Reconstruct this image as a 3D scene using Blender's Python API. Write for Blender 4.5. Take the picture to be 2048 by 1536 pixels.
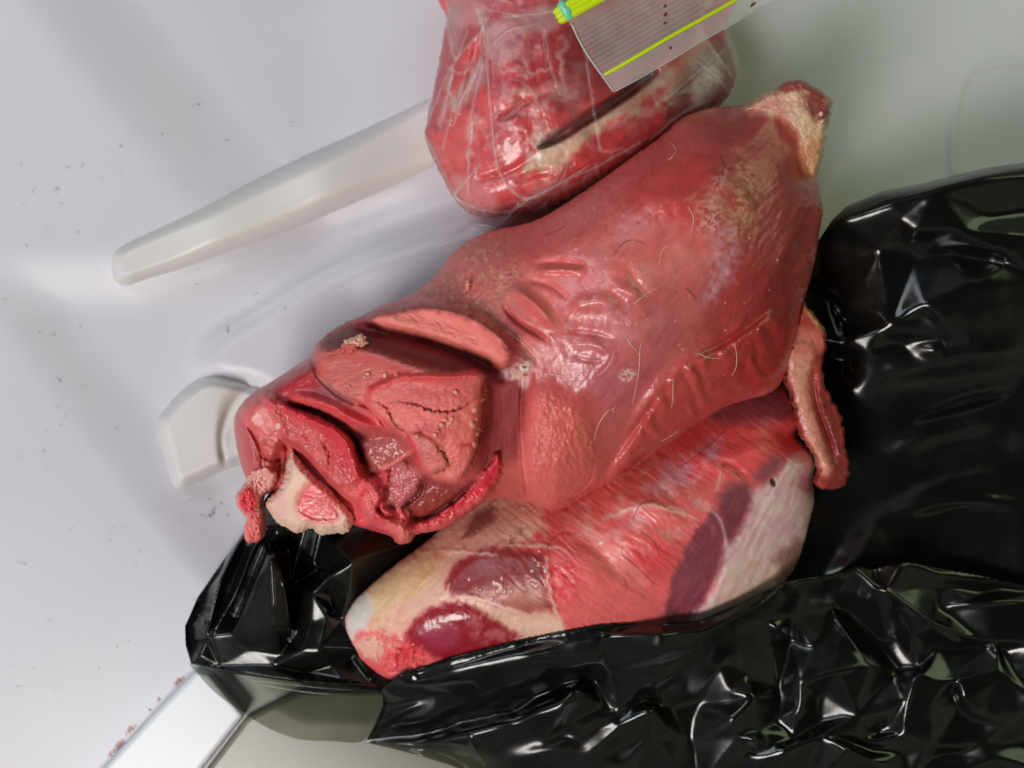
import bpy, math, random
import numpy as np
from mathutils import Vector
from mathutils.geometry import delaunay_2d_cdt

for o in list(bpy.data.objects):
    bpy.data.objects.remove(o, do_unlink=True)
SC = bpy.context.scene
COL = SC.collection

# ------------------------------------------------------------------ camera
HC = 620.0            # camera height over the liner, millimetres
PX = 0.30             # millimetres per photo pixel on the liner
MM = 0.001
cam_d = bpy.data.cameras.new('camera')
cam = bpy.data.objects.new('camera', cam_d)
COL.objects.link(cam)
cam.location = (0, 0, HC * MM)
cam.rotation_euler = (0, 0, 0)
cam_d.sensor_width = 36.0
cam_d.lens = 36.0 * HC / (2048 * PX)
cam_d.clip_start = 0.01
cam_d.clip_end = 50
cam_d.dof.use_dof = True
cam_d.dof.focus_distance = (HC - 108) * MM
cam_d.dof.aperture_fstop = 7.0
SC.camera = cam

# ------------------------------------------------------------------ world (dim room)
W = bpy.data.worlds.new('World')
SC.world = W
W.use_nodes = True
wn, wl = W.node_tree.nodes, W.node_tree.links
bg = wn['Background']
tc = wn.new('ShaderNodeTexCoord')
sp = wn.new('ShaderNodeSeparateXYZ')
wl.new(tc.outputs['Generated'], sp.inputs[0])
mr = wn.new('ShaderNodeMapRange')
mr.inputs[1].default_value = -1.0
mr.inputs[2].default_value = 1.0
wl.new(sp.outputs[0], mr.inputs[0])
rmp = wn.new('ShaderNodeValToRGB')
rmp.color_ramp.elements[0].color = (0.42, 0.45, 0.52, 1)
rmp.color_ramp.elements[1].color = (0.46, 0.50, 0.30, 1)
wl.new(mr.outputs[0], rmp.inputs[0])
# the room is bright around the sides and dim overhead where the photographer leans in
el = wn.new('ShaderNodeValToRGB')
el.color_ramp.elements[0].position = 0.0
el.color_ramp.elements[0].color = (0.55, 0.55, 0.55, 1)
el.color_ramp.elements[1].position = 0.95
el.color_ramp.elements[1].color = (0.04, 0.04, 0.04, 1)
e = el.color_ramp.elements.new(0.55); e.color = (1.0, 1.0, 1.0, 1)
e = el.color_ramp.elements.new(0.74); e.color = (0.10, 0.10, 0.10, 1)
wl.new(sp.outputs[2], el.inputs[0])
rn = wn.new('ShaderNodeTexNoise'); rn.inputs['Scale'].default_value = 2.2; rn.inputs['Detail'].default_value = 3
wl.new(tc.outputs['Generated'], rn.inputs['Vector'])
rm = wn.new('ShaderNodeMapRange'); rm.inputs[1].default_value = 0.38; rm.inputs[2].default_value = 0.62
rm.inputs[3].default_value = 0.25; rm.inputs[4].default_value = 1.5
wl.new(rn.outputs[0], rm.inputs[0])
m1_ = wn.new('ShaderNodeVectorMath'); m1_.operation = 'MULTIPLY'
wl.new(rmp.outputs[0], m1_.inputs[0]); wl.new(el.outputs[0], m1_.inputs[1])
m2_ = wn.new('ShaderNodeVectorMath'); m2_.operation = 'SCALE'
wl.new(m1_.outputs[0], m2_.inputs[0]); wl.new(rm.outputs[0], m2_.inputs['Scale'])
wl.new(m2_.outputs[0], bg.inputs[0])
bg.inputs[1].default_value = 0.36

# ------------------------------------------------------------------ lamps
def area(name, loc, target, sx, sy, power, color, spread=180.0, roll=0.0):
    d = bpy.data.lights.new(name, 'AREA')
    d.shape = 'RECTANGLE'
    d.size, d.size_y = sx, sy
    d.energy = power
    d.color = color
    d.spread = math.radians(spread)
    o = bpy.data.objects.new(name, d)
    COL.objects.link(o)
    o.location = loc
    v = Vector(target) - Vector(loc)
    q = v.to_track_quat('-Z', 'Y')
    o.rotation_euler = q.to_euler()
    if roll:
        o.rotation_euler.rotate_axis('Z', math.radians(roll))
    return o

area('window_light', (-0.80, 0.70, 1.05), (-0.05, 0.05, 0.05), 0.60, 0.80, 5.6, (0.80, 0.885, 1.0))
area('room_light', (-0.74, -0.94, 1.50), (0.0, 0.02, 0.05), 0.72, 0.66, 25.5, (1.0, 0.955, 0.92))
area('green_fill_light', (1.15, 0.75, 0.70), (0.1, 0.0, 0.05), 0.9, 0.7, 3.4, (0.82, 1.0, 0.56))  # added green fill for the right side and the bag's reflections

vs = SC.view_settings
SC.display_settings.display_device = 'sRGB'
vs.view_transform = 'Standard'
vs.look = 'None'
vs.exposure = 0.0
vs.gamma = 1.0
vs.use_curve_mapping = False
SC.render.engine = 'CYCLES'
SC.cycles.use_denoising = True
SC.cycles.max_bounces = 10
SC.cycles.transparent_max_bounces = 16
SC.cycles.caustics_reflective = False
SC.cycles.caustics_refractive = False

# ------------------------------------------------------------------ numeric helpers
def lin(c):
    c = np.asarray(c, float) / 255.0
    return np.where(c <= 0.04045, c / 12.92, ((c + 0.055) / 1.055) ** 2.4)

def world_of(px, py, z):
    """place on the liner plan (photo pixels) and height in mm -> metres"""
    k = PX * (HC - z) / HC * MM
    return (px - 1024.0) * k, (768.0 - py) * k, z * MM

def P(px, py, z):
    return Vector(world_of(px, py, z))

def smooth(t):
    t = np.clip(t, 0, 1)
    return t * t * (3 - 2 * t)

def _hash(i, j, seed):
    n = (i.astype(np.int64) * 374761393 + j.astype(np.int64) * 668265263 + seed * 974711) & 0x7fffffff
    n = ((n ^ (n >> 13)) * 1274126177) & 0x7fffffff
    n = (n ^ (n >> 16)) & 0xffff
    return n.astype(float) / 65536.0

def gnoise(x, y, seed=0):
    xi, yi = np.floor(x), np.floor(y)
    fx, fy = x - xi, y - yi
    u = fx * fx * fx * (fx * (fx * 6 - 15) + 10)
    v = fy * fy * fy * (fy * (fy * 6 - 15) + 10)
    def g(di, dj):
        a = _hash(xi + di, yi + dj, seed) * 6.2831853
        return np.cos(a) * (fx - di) + np.sin(a) * (fy - dj)
    a, b, c, d = g(0, 0), g(1, 0), g(0, 1), g(1, 1)
    return ((a + (b - a) * u) * (1 - v) + (c + (d - c) * u) * v) * 1.45

def fbm(x, y, scale, octv=4, seed=0, gain=0.5):
    s, a, tot = 0.0, 1.0, 0.0
    x, y = x / scale, y / scale
    for k in range(octv):
        s = s + a * gnoise(x, y, seed + 17 * k)
        tot += a
        a *= gain
        x, y = x * 2.03 + 11.3, y * 2.03 - 7.1
    return s / tot

def ridged(x, y, scale, octv=3, seed=0):
    s, a, tot = 0.0, 1.0, 0.0
    x, y = x / scale, y / scale
    for k in range(octv):
        s = s + a * (1 - 2.2 * np.abs(gnoise(x, y, seed + 31 * k)))
        tot += a
        a *= 0.5
        x, y = x * 2.1 + 3.3, y * 2.1 - 5.1
    return s / tot

def spline(pts, n=5, closed=True):
    p = np.asarray(pts, float)
    if len(p) < 3:
        return p
    out = []
    N = len(p)
    rng = range(N) if closed else range(N - 1)
    for i in rng:
        if closed:
            a, b, c, d = p[i - 1], p[i], p[(i + 1) % N], p[(i + 2) % N]
        else:
            a, b, c, d = p[max(i - 1, 0)], p[i], p[i + 1], p[min(i + 2, N - 1)]
        for k in range(n):
            t = k / n
            out.append(0.5 * (2 * b + (c - a) * t + (2 * a - 5 * b + 4 * c - d) * t * t + (3 * b - a - 3 * c + d) * t ** 3))
    if not closed:
        out.append(p[-1])
    return np.array(out)

def sdf_poly(X, Y, p):
    d2 = np.full(X.shape, 1e12)
    ins = np.zeros(X.shape, bool)
    N = len(p)
    for i in range(N):
        ax, ay = p[i][0], p[i][1]
        bx, by = p[(i + 1) % N][0], p[(i + 1) % N][1]
        ex, ey = bx - ax, by - ay
        L = ex * ex + ey * ey
        if L < 1e-9:
            continue
        t = np.clip(((X - ax) * ex + (Y - ay) * ey) / L, 0, 1)
        dx, dy = X - ax - t * ex, Y - ay - t * ey
        np.minimum(d2, dx * dx + dy * dy, out=d2)
        if ay != by:
            c = ((ay > Y) != (by > Y)) & (X < (bx - ax) * (Y - ay) / (by - ay) + ax)
            ins ^= c
    d = np.sqrt(d2)
    return np.where(ins, d, -d)

def dist_line(X, Y, p):
    """distance to an open polyline, the place along it 0..1 and the side"""
    d2 = np.full(X.shape, 1e12)
    T = np.zeros(X.shape)
    S = np.zeros(X.shape)
    seg = np.hypot(*(p[1:, :2] - p[:-1, :2]).T)
    cum = np.concatenate([[0], np.cumsum(seg)])
    tot = max(cum[-1], 1e-6)
    for i in range(len(p) - 1):
        ax, ay = p[i][0], p[i][1]
        ex, ey = p[i + 1][0] - ax, p[i + 1][1] - ay
        L = ex * ex + ey * ey
        if L < 1e-9:
            continue
        t = np.clip(((X - ax) * ex + (Y - ay) * ey) / L, 0, 1)
        dx, dy = X - ax - t * ex, Y - ay - t * ey
        q = dx * dx + dy * dy
        m = q < d2
        d2 = np.where(m, q, d2)
        T = np.where(m, (cum[i] + t * seg[i]) / tot, T)
        S = np.where(m, np.sign(ex * (Y - ay) - ey * (X - ax)), S)
    return np.sqrt(d2), T, S

def tps(ctrl, X, Y):
    c = np.asarray(ctrl, float)
    n = len(c)
    q = c[:, :2] / 300.0
    r2 = ((q[:, None] - q[None]) ** 2).sum(-1)
    K = np.where(r2 > 0, r2 * np.log(r2 + 1e-12), 0) + np.eye(n) * 0.02
    A = np.zeros((n + 3, n + 3))
    A[:n, :n] = K
    A[:n, n] = 1
    A[:n, n + 1:] = q
    A[n, :n] = 1
    A[n + 1:, :n] = q.T
    w = np.linalg.solve(A, np.concatenate([c[:, 2], [0, 0, 0]]))
    x, y = X / 300.0, Y / 300.0
    z = w[n] + w[n + 1] * x + w[n + 2] * y
    for i in range(n):
        r = (x - q[i, 0]) ** 2 + (y - q[i, 1]) ** 2
        z = z + w[i] * r * np.log(r + 1e-12)
    return z

def warp_grid(Z, X, Y, step, amp, scale, seed):
    fx = (X - X[0, 0] + amp * fbm(X, Y, scale, 2, seed)) / step
    fy = (Y - Y[0, 0] + amp * fbm(X, Y, scale, 2, seed + 50)) / step
    fx = np.clip(fx, 0, Z.shape[1] - 1.001)
    fy = np.clip(fy, 0, Z.shape[0] - 1.001)
    j, i = fx.astype(int), fy.astype(int)
    u, v = fx - j, fy - i
    return (Z[i, j] * (1 - u) + Z[i, j + 1] * u) * (1 - v) + (Z[i + 1, j] * (1 - u) + Z[i + 1, j + 1] * u) * v

def blur(a, n=1):
    for _ in range(n):
        p = np.pad(a, 1, mode='edge')
        a = (p[:-2, 1:-1] + p[2:, 1:-1] + p[1:-1, :-2] + p[1:-1, 2:] + 2 * p[1:-1, 1:-1]) / 6.0
    return a

# ------------------------------------------------------------------ mesh output
def tag(o, label=None, category=None, group=None, kind=None):
    if label: o['label'] = label
    if category: o['category'] = category
    if group: o['group'] = group
    if kind: o['kind'] = kind
    return o

def empty(name, loc):
    o = bpy.data.objects.new(name, None)
    o.empty_display_size = 0.02
    COL.objects.link(o)
    o.location = loc
    return o

def mesh_obj(name, V, quads, mat, parent=None, attrs=None, tris=None, smooth_shade=True):
    me = bpy.data.meshes.new(name)
    V = np.asarray(V, np.float32)
    if parent is not None:
        V = V - np.array(parent_world(parent), np.float32)
    nq = 0 if quads is None else len(quads)
    nt = 0 if tris is None else len(tris)
    loops = np.concatenate([np.asarray(quads, np.int32).ravel() if nq else np.zeros(0, np.int32),
                            np.asarray(tris, np.int32).ravel() if nt else np.zeros(0, np.int32)])
    me.vertices.add(len(V))
    me.vertices.foreach_set('co', V.ravel())
    me.loops.add(len(loops))
    me.loops.foreach_set('vertex_index', loops.astype(np.int32))
    me.polygons.add(nq + nt)
    st = np.concatenate([np.arange(nq) * 4, nq * 4 + np.arange(nt) * 3]).astype(np.int32)
    me.polygons.foreach_set('loop_start', st)
    if smooth_shade:
        me.polygons.foreach_set('use_smooth', np.ones(nq + nt, bool))
    me.update(calc_edges=True)
    me.validate()
    for k, v in (attrs or {}).items():
        if k == 'Col':
            a = me.attributes.new('Col', 'FLOAT_COLOR', 'POINT')
            c = np.ones((len(V), 4), np.float32)
            c[:, :3] = v
            a.data.foreach_set('color', c.ravel())
        else:
            a = me.attributes.new(k, 'FLOAT', 'POINT')
            a.data.foreach_set('value', np.asarray(v, np.float32).ravel())
    o = bpy.data.objects.new(name, me)
    COL.objects.link(o)
    if mat: me.materials.append(mat)
    if parent is not None:
        o.parent = parent
    return o

def parent_world(o):
    v = Vector(o.location)
    while o.parent is not None:
        o = o.parent
        v = v + Vector(o.location)
    return v

# ------------------------------------------------------------------ sculpting field
class Field:
    """a body modelled as an upper skin and an under skin over a traced outline"""
    def __init__(s, outline, step, zmid, zbase, R, ctrl, col, rough=0.4, rag=0.0, rags=14, seed=1, sheet=False, sp=True, exp=2.0, raw=None):
        s.step, s.seed, s.sheet, s.zmid, s.zbase, s.R = step, seed, sheet, zmid, zbase, R
        o = spline(outline, 5) if sp else np.asarray(outline, float)
        x0, y0 = o.min(0) - 4 * step
        x1, y1 = o.max(0) + 4 * step
        s.xs = np.arange(x0, x1 + step, step)
        s.ys = np.arange(y0, y1 + step, step)
        s.X, s.Y = np.meshgrid(s.xs, s.ys)
        s.sd = sdf_poly(s.X, s.Y, o)
        if rag:
            s.sd = s.sd + rag * fbm(s.X, s.Y, rags, 4, seed + 5)
        if callable(R):
            R = R(s.X, s.Y)
            s.R = R
        t = np.clip(s.sd / R, 0, 1)
        s.prof = smooth(t) if exp == 0 else (1 - (1 - t) ** exp) ** (1.0 / exp)
        zc = tps(ctrl, s.X, s.Y) if raw is None else raw(s.X, s.Y)
        s.z0 = zc if sheet else zmid + (zc - zmid) * s.prof
        s.f = np.zeros(s.X.shape)
        s.col = np.empty(s.X.shape + (3,))
        s.col[:] = lin(col)
        s.rough = np.full(s.X.shape, rough)
        s.extra = np.zeros(s.X.shape)
        s.k = 0
        s.gain = 1.0
    def sl(s, pts, pad):
        p = np.asarray(pts, float)
        a = np.searchsorted(s.xs, p[:, 0].min() - pad)
        b = np.searchsorted(s.xs, p[:, 0].max() + pad)
        c = np.searchsorted(s.ys, p[:, 1].min() - pad)
        d = np.searchsorted(s.ys, p[:, 1].max() + pad)
        return slice(max(c, 0), max(d, 0)), slice(max(a, 0), max(b, 0))
    def mask(s, poly, edge=6, warp=0, ws=18, sp=True):
        s.k += 1
        w = s.sl(poly, edge * 2 + warp * 2 + 6)
        X, Y = s.X[w], s.Y[w]
        o = spline(poly, 4) if sp else np.asarray(poly, float)
        d = sdf_poly(X, Y, o)
        if warp:
            d = d + warp * fbm(X, Y, ws, 3, s.seed * 7 + s.k * 13) * 1.6
        return w, d
    def dome(s, poly, amp, edge=20, warp=0, ws=18, rnd=False):
        w, d = s.mask(poly, edge if not rnd else 4, warp, ws)
        if rnd:
            t = np.clip(d / edge, 0, 1)
            a = np.sqrt(1 - (1 - t) ** 2)
        else:
            a = smooth(d / edge * 0.5 + 0.5)
        s.f[w] += amp * a
    def ldist(s, pts, w_, sp=True, warp=0, ws=18):
        s.k += 1
        p = spline([q[:2] for q in pts], 6, closed=False) if sp else np.asarray(pts, float)[:, :2]
        w = s.sl(p, w_ * 3 + warp * 2 + 4)
        X, Y = s.X[w], s.Y[w]
        if warp:
            n1 = fbm(X, Y, ws, 3, s.seed * 5 + s.k)
            n2 = fbm(X, Y, ws, 3, s.seed * 5 + s.k + 500)
            X, Y = X + warp * n1 * 1.6, Y + warp * n2 * 1.6
        d, t, sd = dist_line(X, Y, p)
        return w, d, t, sd
    def line(s, pts, width, amp, prof='gauss', taper=True, warp=0, ws=18, side=None):
        w, d, t, sd = s.ldist(pts, width, warp=warp, ws=ws)
        tp = smooth(t / 0.35) * smooth((1 - t) / 0.35) if taper else 1.0
        q = d / width
        if prof == 'gauss': a = np.exp(-q * q * 1.6)
        elif prof == 'tent': a = np.clip(1 - q, 0, 1)
        else: a = np.sqrt(np.clip(1 - q * q, 0, 1))
        if side is not None:
            a = np.where(sd * side > 0, a, np.exp(-(q * 4) ** 2))
        s.f[w] += amp * a * tp
    def paint(s, poly, rgb, a=1.0, edge=8, warp=5, ws=18, nz=None, rough=None):
        """nz = (scale, low, high): patchy cover"""
        w, d = s.mask(poly, edge, warp, ws)
        m = smooth(d / edge * 0.5 + 0.5) * a
        if nz:
            n = fbm(s.X[w], s.Y[w], nz[0], 4, s.seed * 3 + s.k * 7)
            m = m * smooth((n - nz[1]) / (nz[2] - nz[1]))
        s.col[w] += (lin(rgb) - s.col[w]) * m[..., None]
        if rough is not None:
            s.rough[w] += (rough - s.rough[w]) * m
    def pline(s, pts, width, rgb, a=1.0, warp=0, ws=14, taper=True, rough=None):
        w, d, t, sd = s.ldist(pts, width, warp=warp, ws=ws)
        tp = np.sqrt(np.clip(4 * t * (1 - t), 0, 1)) if taper else 1.0
        m = np.exp(-(d / width) ** 2 * 1.6) * a * tp
        s.col[w] += (lin(rgb) - s.col[w]) * m[..., None]
        if rough is not None:
            s.rough[w] += (rough - s.rough[w]) * m
    def xline(s, pts, width, amp, warp=0):
        w, d, t, sd = s.ldist(pts, width, warp=warp)
        s.extra[w] += amp * np.exp(-(d / width) ** 2 * 1.6)
    def fibre(s, poly, ang, length, width, amp, edge=16, tint=0.0, seed=0):
        """streaky relief along a direction"""
        w, d = s.mask(poly, edge)
        m = smooth(d / edge * 0.5 + 0.5)
        c, n = math.cos(math.radians(ang)), math.sin(math.radians(ang))
        X, Y = s.X[w], s.Y[w]
        wx = 10 * fbm(X, Y, 60, 2, seed + 71)
        u, v = X * c - Y * n, X * n + Y * c + wx
        q = fbm(u / length, v / width, 1.0, 3, seed + 3)
        s.f[w] += amp * q * m
        if tint:
            s.col[w] *= (1 + tint * q * m)[..., None]
    def rough_up(s, poly, scale, amp, edge=12, seed=0, kind='fbm', tint=0.0):
        w, d = s.mask(poly, edge)
        m = smooth(d / edge * 0.5 + 0.5)
        X, Y = s.X[w], s.Y[w]
        q = fbm(X, Y, scale, 4, seed + 9, 0.6) if kind == 'fbm' else ridged(X, Y, scale, 3, seed + 9)
        s.f[w] += amp * q * m
        if tint:
            s.col[w] *= (1 + tint * q * m)[..., None]
    def dots(s, pts, r, amp, rgb, jitter=0.4, a=0.9):
        rd = random.Random(int(s.seed * 100 + s.k))
        for (x, y) in pts:
            rr = r * (1 + jitter * rd.uniform(-1, 1))
            w = s.sl([(x, y)], rr * 3)
            X, Y = s.X[w], s.Y[w]
            an = rd.uniform(0, 3.14)
            c, n = math.cos(an), math.sin(an)
            u, v = (X - x) * c - (Y - y) * n, (X - x) * n + (Y - y) * c
            d = (u * u + 1.8 * v * v) / (rr * rr) + 0.5 * fbm(X, Y, rr, 2, s.k)
            m = np.clip(1.25 - d, 0, 1)
            s.f[w] += amp * np.sqrt(m)
            s.col[w] += (lin(rgb) - s.col[w]) * (np.clip(m * 2, 0, 1) * a)[..., None]
        s.k += 1
    def scatter(s, poly, n):
        rd = random.Random(int(s.seed * 31 + s.k))
        p = np.asarray(poly, float)
        out = []
        o = spline(poly, 4)
        while len(out) < n:
            x, y = rd.uniform(p[:, 0].min(), p[:, 0].max()), rd.uniform(p[:, 1].min(), p[:, 1].max())
            if sdf_poly(np.array([[x]]), np.array([[y]]), o)[0, 0] > 0:
                out.append((x, y))
        return out
    def top(s):
        if s.sheet:
            return s.z0 + s.f
        e = np.clip(s.sd / (s.R * 0.3), 0, 1)
        return s.z0 + s.f * np.sqrt(1 - (1 - e) ** 2)
    def sample(s, x, y):
        z = s.top() if not hasattr(s, '_top') else s._top
        j = int(np.clip(round((x - s.xs[0]) / s.step), 0, len(s.xs) - 1))
        i = int(np.clip(round((y - s.ys[0]) / s.step), 0, len(s.ys) - 1))
        return float(z[i, j])
    def sample_grid(s, X, Y):
        z = s.top()
        fx = np.clip((X - s.xs[0]) / s.step, 0, len(s.xs) - 1.001)
        fy = np.clip((Y - s.ys[0]) / s.step, 0, len(s.ys) - 1.001)
        j, i = fx.astype(int), fy.astype(int)
        u, v = fx - j, fy - i
        g = lambda A: (A[i, j] * (1 - u) + A[i, j + 1] * u) * (1 - v) + (A[i + 1, j] * (1 - u) + A[i + 1, j + 1] * u) * v
        return g(z), g(s.sd)
    def build(s, name, mat, parent=None):
        z = s.top()
        s._top = z
        st = s.step
        sd = s.sd
        gy, gx = np.gradient(sd, st)
        g2 = np.sqrt(gx * gx + gy * gy) + 1e-6
        keep = sd > -st * 1.5
        ins = sd > 0
        q_ok = keep[:-1, :-1] & keep[1:, :-1] & keep[:-1, 1:] & keep[1:, 1:]
        q_ok &= (ins[:-1, :-1] | ins[1:, :-1] | ins[:-1, 1:] | ins[1:, 1:])
        used = np.zeros(sd.shape, bool)
        used[:-1, :-1] |= q_ok
        used[1:, :-1] |= q_ok
        used[:-1, 1:] |= q_ok
        used[1:, 1:] |= q_ok
        mv = np.where(ins, 0, np.clip(-sd / g2, 0, st * 1.5))
        X = s.X + mv * gx / g2
        Y = s.Y + mv * gy / g2
        idx = np.full(sd.shape, -1, np.int64)
        n = int(used.sum())
        idx[used] = np.arange(n)
        x, y, zz = X[used], Y[used], z[used]
        wx, wy, wz = world_of(x, y, zz)
        V = np.stack([wx, wy, wz], 1)
        a, b, c, d = idx[:-1, :-1][q_ok], idx[1:, :-1][q_ok], idx[1:, 1:][q_ok], idx[:-1, 1:][q_ok]
        Q = np.stack([a, b, c, d], 1)
        s.col = np.clip(s.col, 0.002, 9)
        if s.gain != 1.0:
            lum = s.col.max(-1, keepdims=True)
            sat = 1 - s.col.min(-1, keepdims=True) / lum
            s.col = s.col * (1 + sat * np.array([0.0, -0.05, 0.10])) * s.gain * (lum / 0.42) ** 0.18 * (s.col / lum) ** 0.05
        s.col = s.col * np.minimum(1.0, 0.80 / s.col.max(-1))[..., None]
        at = {'Col': s.col[used], 'rough': s.rough[used], 'extra': s.extra[used]}
        if not s.sheet:
            inner = used & ins
            idb = idx.copy()
            nb = int(inner.sum())
            idb[inner] = n + np.arange(nb)
            # under skin shrinks a little and sits at zbase
            zb = s.zmid - (s.zmid - s.zbase) * s.prof[inner]
            bx, by, bz = world_of(X[inner], Y[inner], zb)
            # keep the plan position of the rim so that the sides stand upright
            k = (HC - s.zmid) / (HC - zb)
            V = np.concatenate([V, np.stack([bx * k, by * k, bz], 1)])
            a, b, c, d = idb[:-1, :-1][q_ok], idb[1:, :-1][q_ok], idb[1:, 1:][q_ok], idb[:-1, 1:][q_ok]
            Q = np.concatenate([Q, np.stack([a, d, c, b], 1)])
            at = {'Col': np.concatenate([at['Col'], s.col[inner]]), 'rough': np.concatenate([at['rough'], s.rough[inner]]),
                  'extra': np.concatenate([at['extra'], s.extra[inner]])}
        return mesh_obj(name, V, Q, mat, parent, at)

def tube(name, pts, radii, mat, parent=None, rgb=(200, 60, 70), seg=20, n=8, rough_amp=0.12, nscale=9, flat=1.0, cfun=None, rough=0.35, seed=0):
    """a fleshy strand: pts are (px, py, z mm), radii in mm"""
    p = spline([q for q in pts], n, closed=False)
    r = np.interp(np.linspace(0, 1, len(p)), np.linspace(0, 1, len(radii)), radii)
    W_ = np.stack(world_of(p[:, 0], p[:, 1], p[:, 2]), 1) * 1000
    T = np.gradient(W_, axis=0)
    T /= np.linalg.norm(T, axis=1)[:, None] + 1e-9
    up = np.array([0, 0, 1.0])
    S_ = np.cross(T, up)
    S_ /= np.linalg.norm(S_, axis=1)[:, None] + 1e-9
    U = np.cross(S_, T)
    an = np.linspace(0, 2 * math.pi, seg, endpoint=False)
    m = len(p)
    ends = np.sqrt(np.clip(1 - (np.linspace(-1, 1, m)) ** 14, 0.0, 1))
    A, I = np.meshgrid(an, np.arange(m))
    nz = fbm(np.cos(A) * 6 + I * 2.2 + seed * 9, np.sin(A) * 6 + I * 0.7, nscale, 4, seed, 0.6)
    rr = r[:, None] * (1 + rough_amp * nz * 2) * ends[:, None]
    V = W_[:, None] + (np.cos(A) * rr)[..., None] * S_[:, None] + (np.sin(A) * rr * flat)[..., None] * U[:, None]
    V = V.reshape(-1, 3) * MM
    i, j = np.meshgrid(np.arange(m - 1), np.arange(seg), indexing='ij')
    j2 = (j + 1) % seg
    Q = np.stack([i * seg + j, i * seg + j2, (i + 1) * seg + j2, (i + 1) * seg + j], -1).reshape(-1, 4)
    c = np.empty((m, seg, 3))
    c[:] = lin(rgb)
    if cfun is not None:
        c = cfun(c, np.linspace(0, 1, m)[:, None] + 0 * A, A, nz)
    c = c * (1 + 0.25 * nz)[..., None]
    return mesh_obj(name, V, Q, mat, parent, {'Col': np.clip(c, 0.002, 0.95).reshape(-1, 3), 'rough': np.full(m * seg, rough), 'extra': np.zeros(m * seg)})

# ------------------------------------------------------------------ materials
def nodes_of(name):
    m = bpy.data.materials.new(name)
    m.use_nodes = True
    return m, m.node_tree.nodes, m.node_tree.links, m.node_tree.nodes['Principled BSDF']

def flesh_material(name, sss=0.10, bump=0.12, fine=900.0, coat=0.14):
    m, N, L, b = nodes_of(name)
    a = N.new('ShaderNodeAttribute'); a.attribute_name = 'Col'
    r = N.new('ShaderNodeAttribute'); r.attribute_name = 'rough'
    tc = N.new('ShaderNodeTexCoord')
    n1 = N.new('ShaderNodeTexNoise'); n1.inputs['Scale'].default_value = 160; n1.inputs['Detail'].default_value = 5
    n2 = N.new('ShaderNodeTexNoise'); n2.inputs['Scale'].default_value = fine; n2.inputs['Detail'].default_value = 3
    L.new(tc.outputs['Object'], n1.inputs['Vector']); L.new(tc.outputs['Object'], n2.inputs['Vector'])
    mr = N.new('ShaderNodeMapRange'); mr.inputs[1].default_value = 0.3; mr.inputs[2].default_value = 0.7
    mr.inputs[3].default_value = 0.93; mr.inputs[4].default_value = 1.06
    L.new(n1.outputs[0], mr.inputs[0])
    mx = N.new('ShaderNodeVectorMath'); mx.operation = 'SCALE'
    L.new(a.outputs['Color'], mx.inputs[0]); L.new(mr.outputs[0], mx.inputs['Scale'])
    L.new(mx.outputs[0], b.inputs['Base Color'])
    mr2 = N.new('ShaderNodeMapRange'); mr2.inputs[1].default_value = 0.35; mr2.inputs[2].default_value = 0.65
    mr2.inputs[3].default_value = -0.07; mr2.inputs[4].default_value = 0.09
    L.new(n1.outputs[0], mr2.inputs[0])
    ad = N.new('ShaderNodeMath'); ad.operation = 'ADD'; ad.use_clamp = True
    L.new(r.outputs['Fac'], ad.inputs[0]); L.new(mr2.outputs[0], ad.inputs[1])
    L.new(ad.outputs[0], b.inputs['Roughness'])
    bp = N.new('ShaderNodeBump'); bp.inputs['Strength'].default_value = bump; bp.inputs['Distance'].default_value = 0.0004
    mp = N.new('ShaderNodeMapping'); mp.inputs['Rotation'].default_value = (0, 0, math.radians(-42)); mp.inputs['Scale'].default_value = (0.12, 1.0, 0.5)
    n3 = N.new('ShaderNodeTexNoise'); n3.inputs['Scale'].default_value = 620; n3.inputs['Detail'].default_value = 4; n3.inputs['Distortion'].default_value = 0.6
    L.new(tc.outputs['Object'], mp.inputs['Vector']); L.new(mp.outputs[0], n3.inputs['Vector'])
    mh = N.new('ShaderNodeMath'); mh.operation = 'MULTIPLY_ADD'; mh.inputs[1].default_value = 1.6
    L.new(n3.outputs[0], mh.inputs[0]); L.new(n2.outputs[0], mh.inputs[2])
    L.new(mh.outputs[0], bp.inputs['Height']); L.new(bp.outputs[0], b.inputs['Normal'])
    b.inputs['Subsurface Weight'].default_value = sss
    b.inputs['Subsurface Radius'].default_value = (1.0, 0.32, 0.25)
    b.inputs['Subsurface Scale'].default_value = 0.0035
    b.inputs['Specular IOR Level'].default_value = 0.5
    cw = N.new('ShaderNodeMapRange'); cw.inputs[1].default_value = 0.5; cw.inputs[2].default_value = 0.25; cw.inputs[3].default_value = 0.0; cw.inputs[4].default_value = coat * 2.5
    L.new(r.outputs['Fac'], cw.inputs[0]); L.new(cw.outputs[0], b.inputs['Coat Weight'])
    b.inputs['Coat Roughness'].default_value = 0.28
    return m

FLESH = flesh_material('raw_meat')
BONE = flesh_material('bone_and_fat', sss=0.3, bump=0.5, fine=700, coat=0.08)

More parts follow.
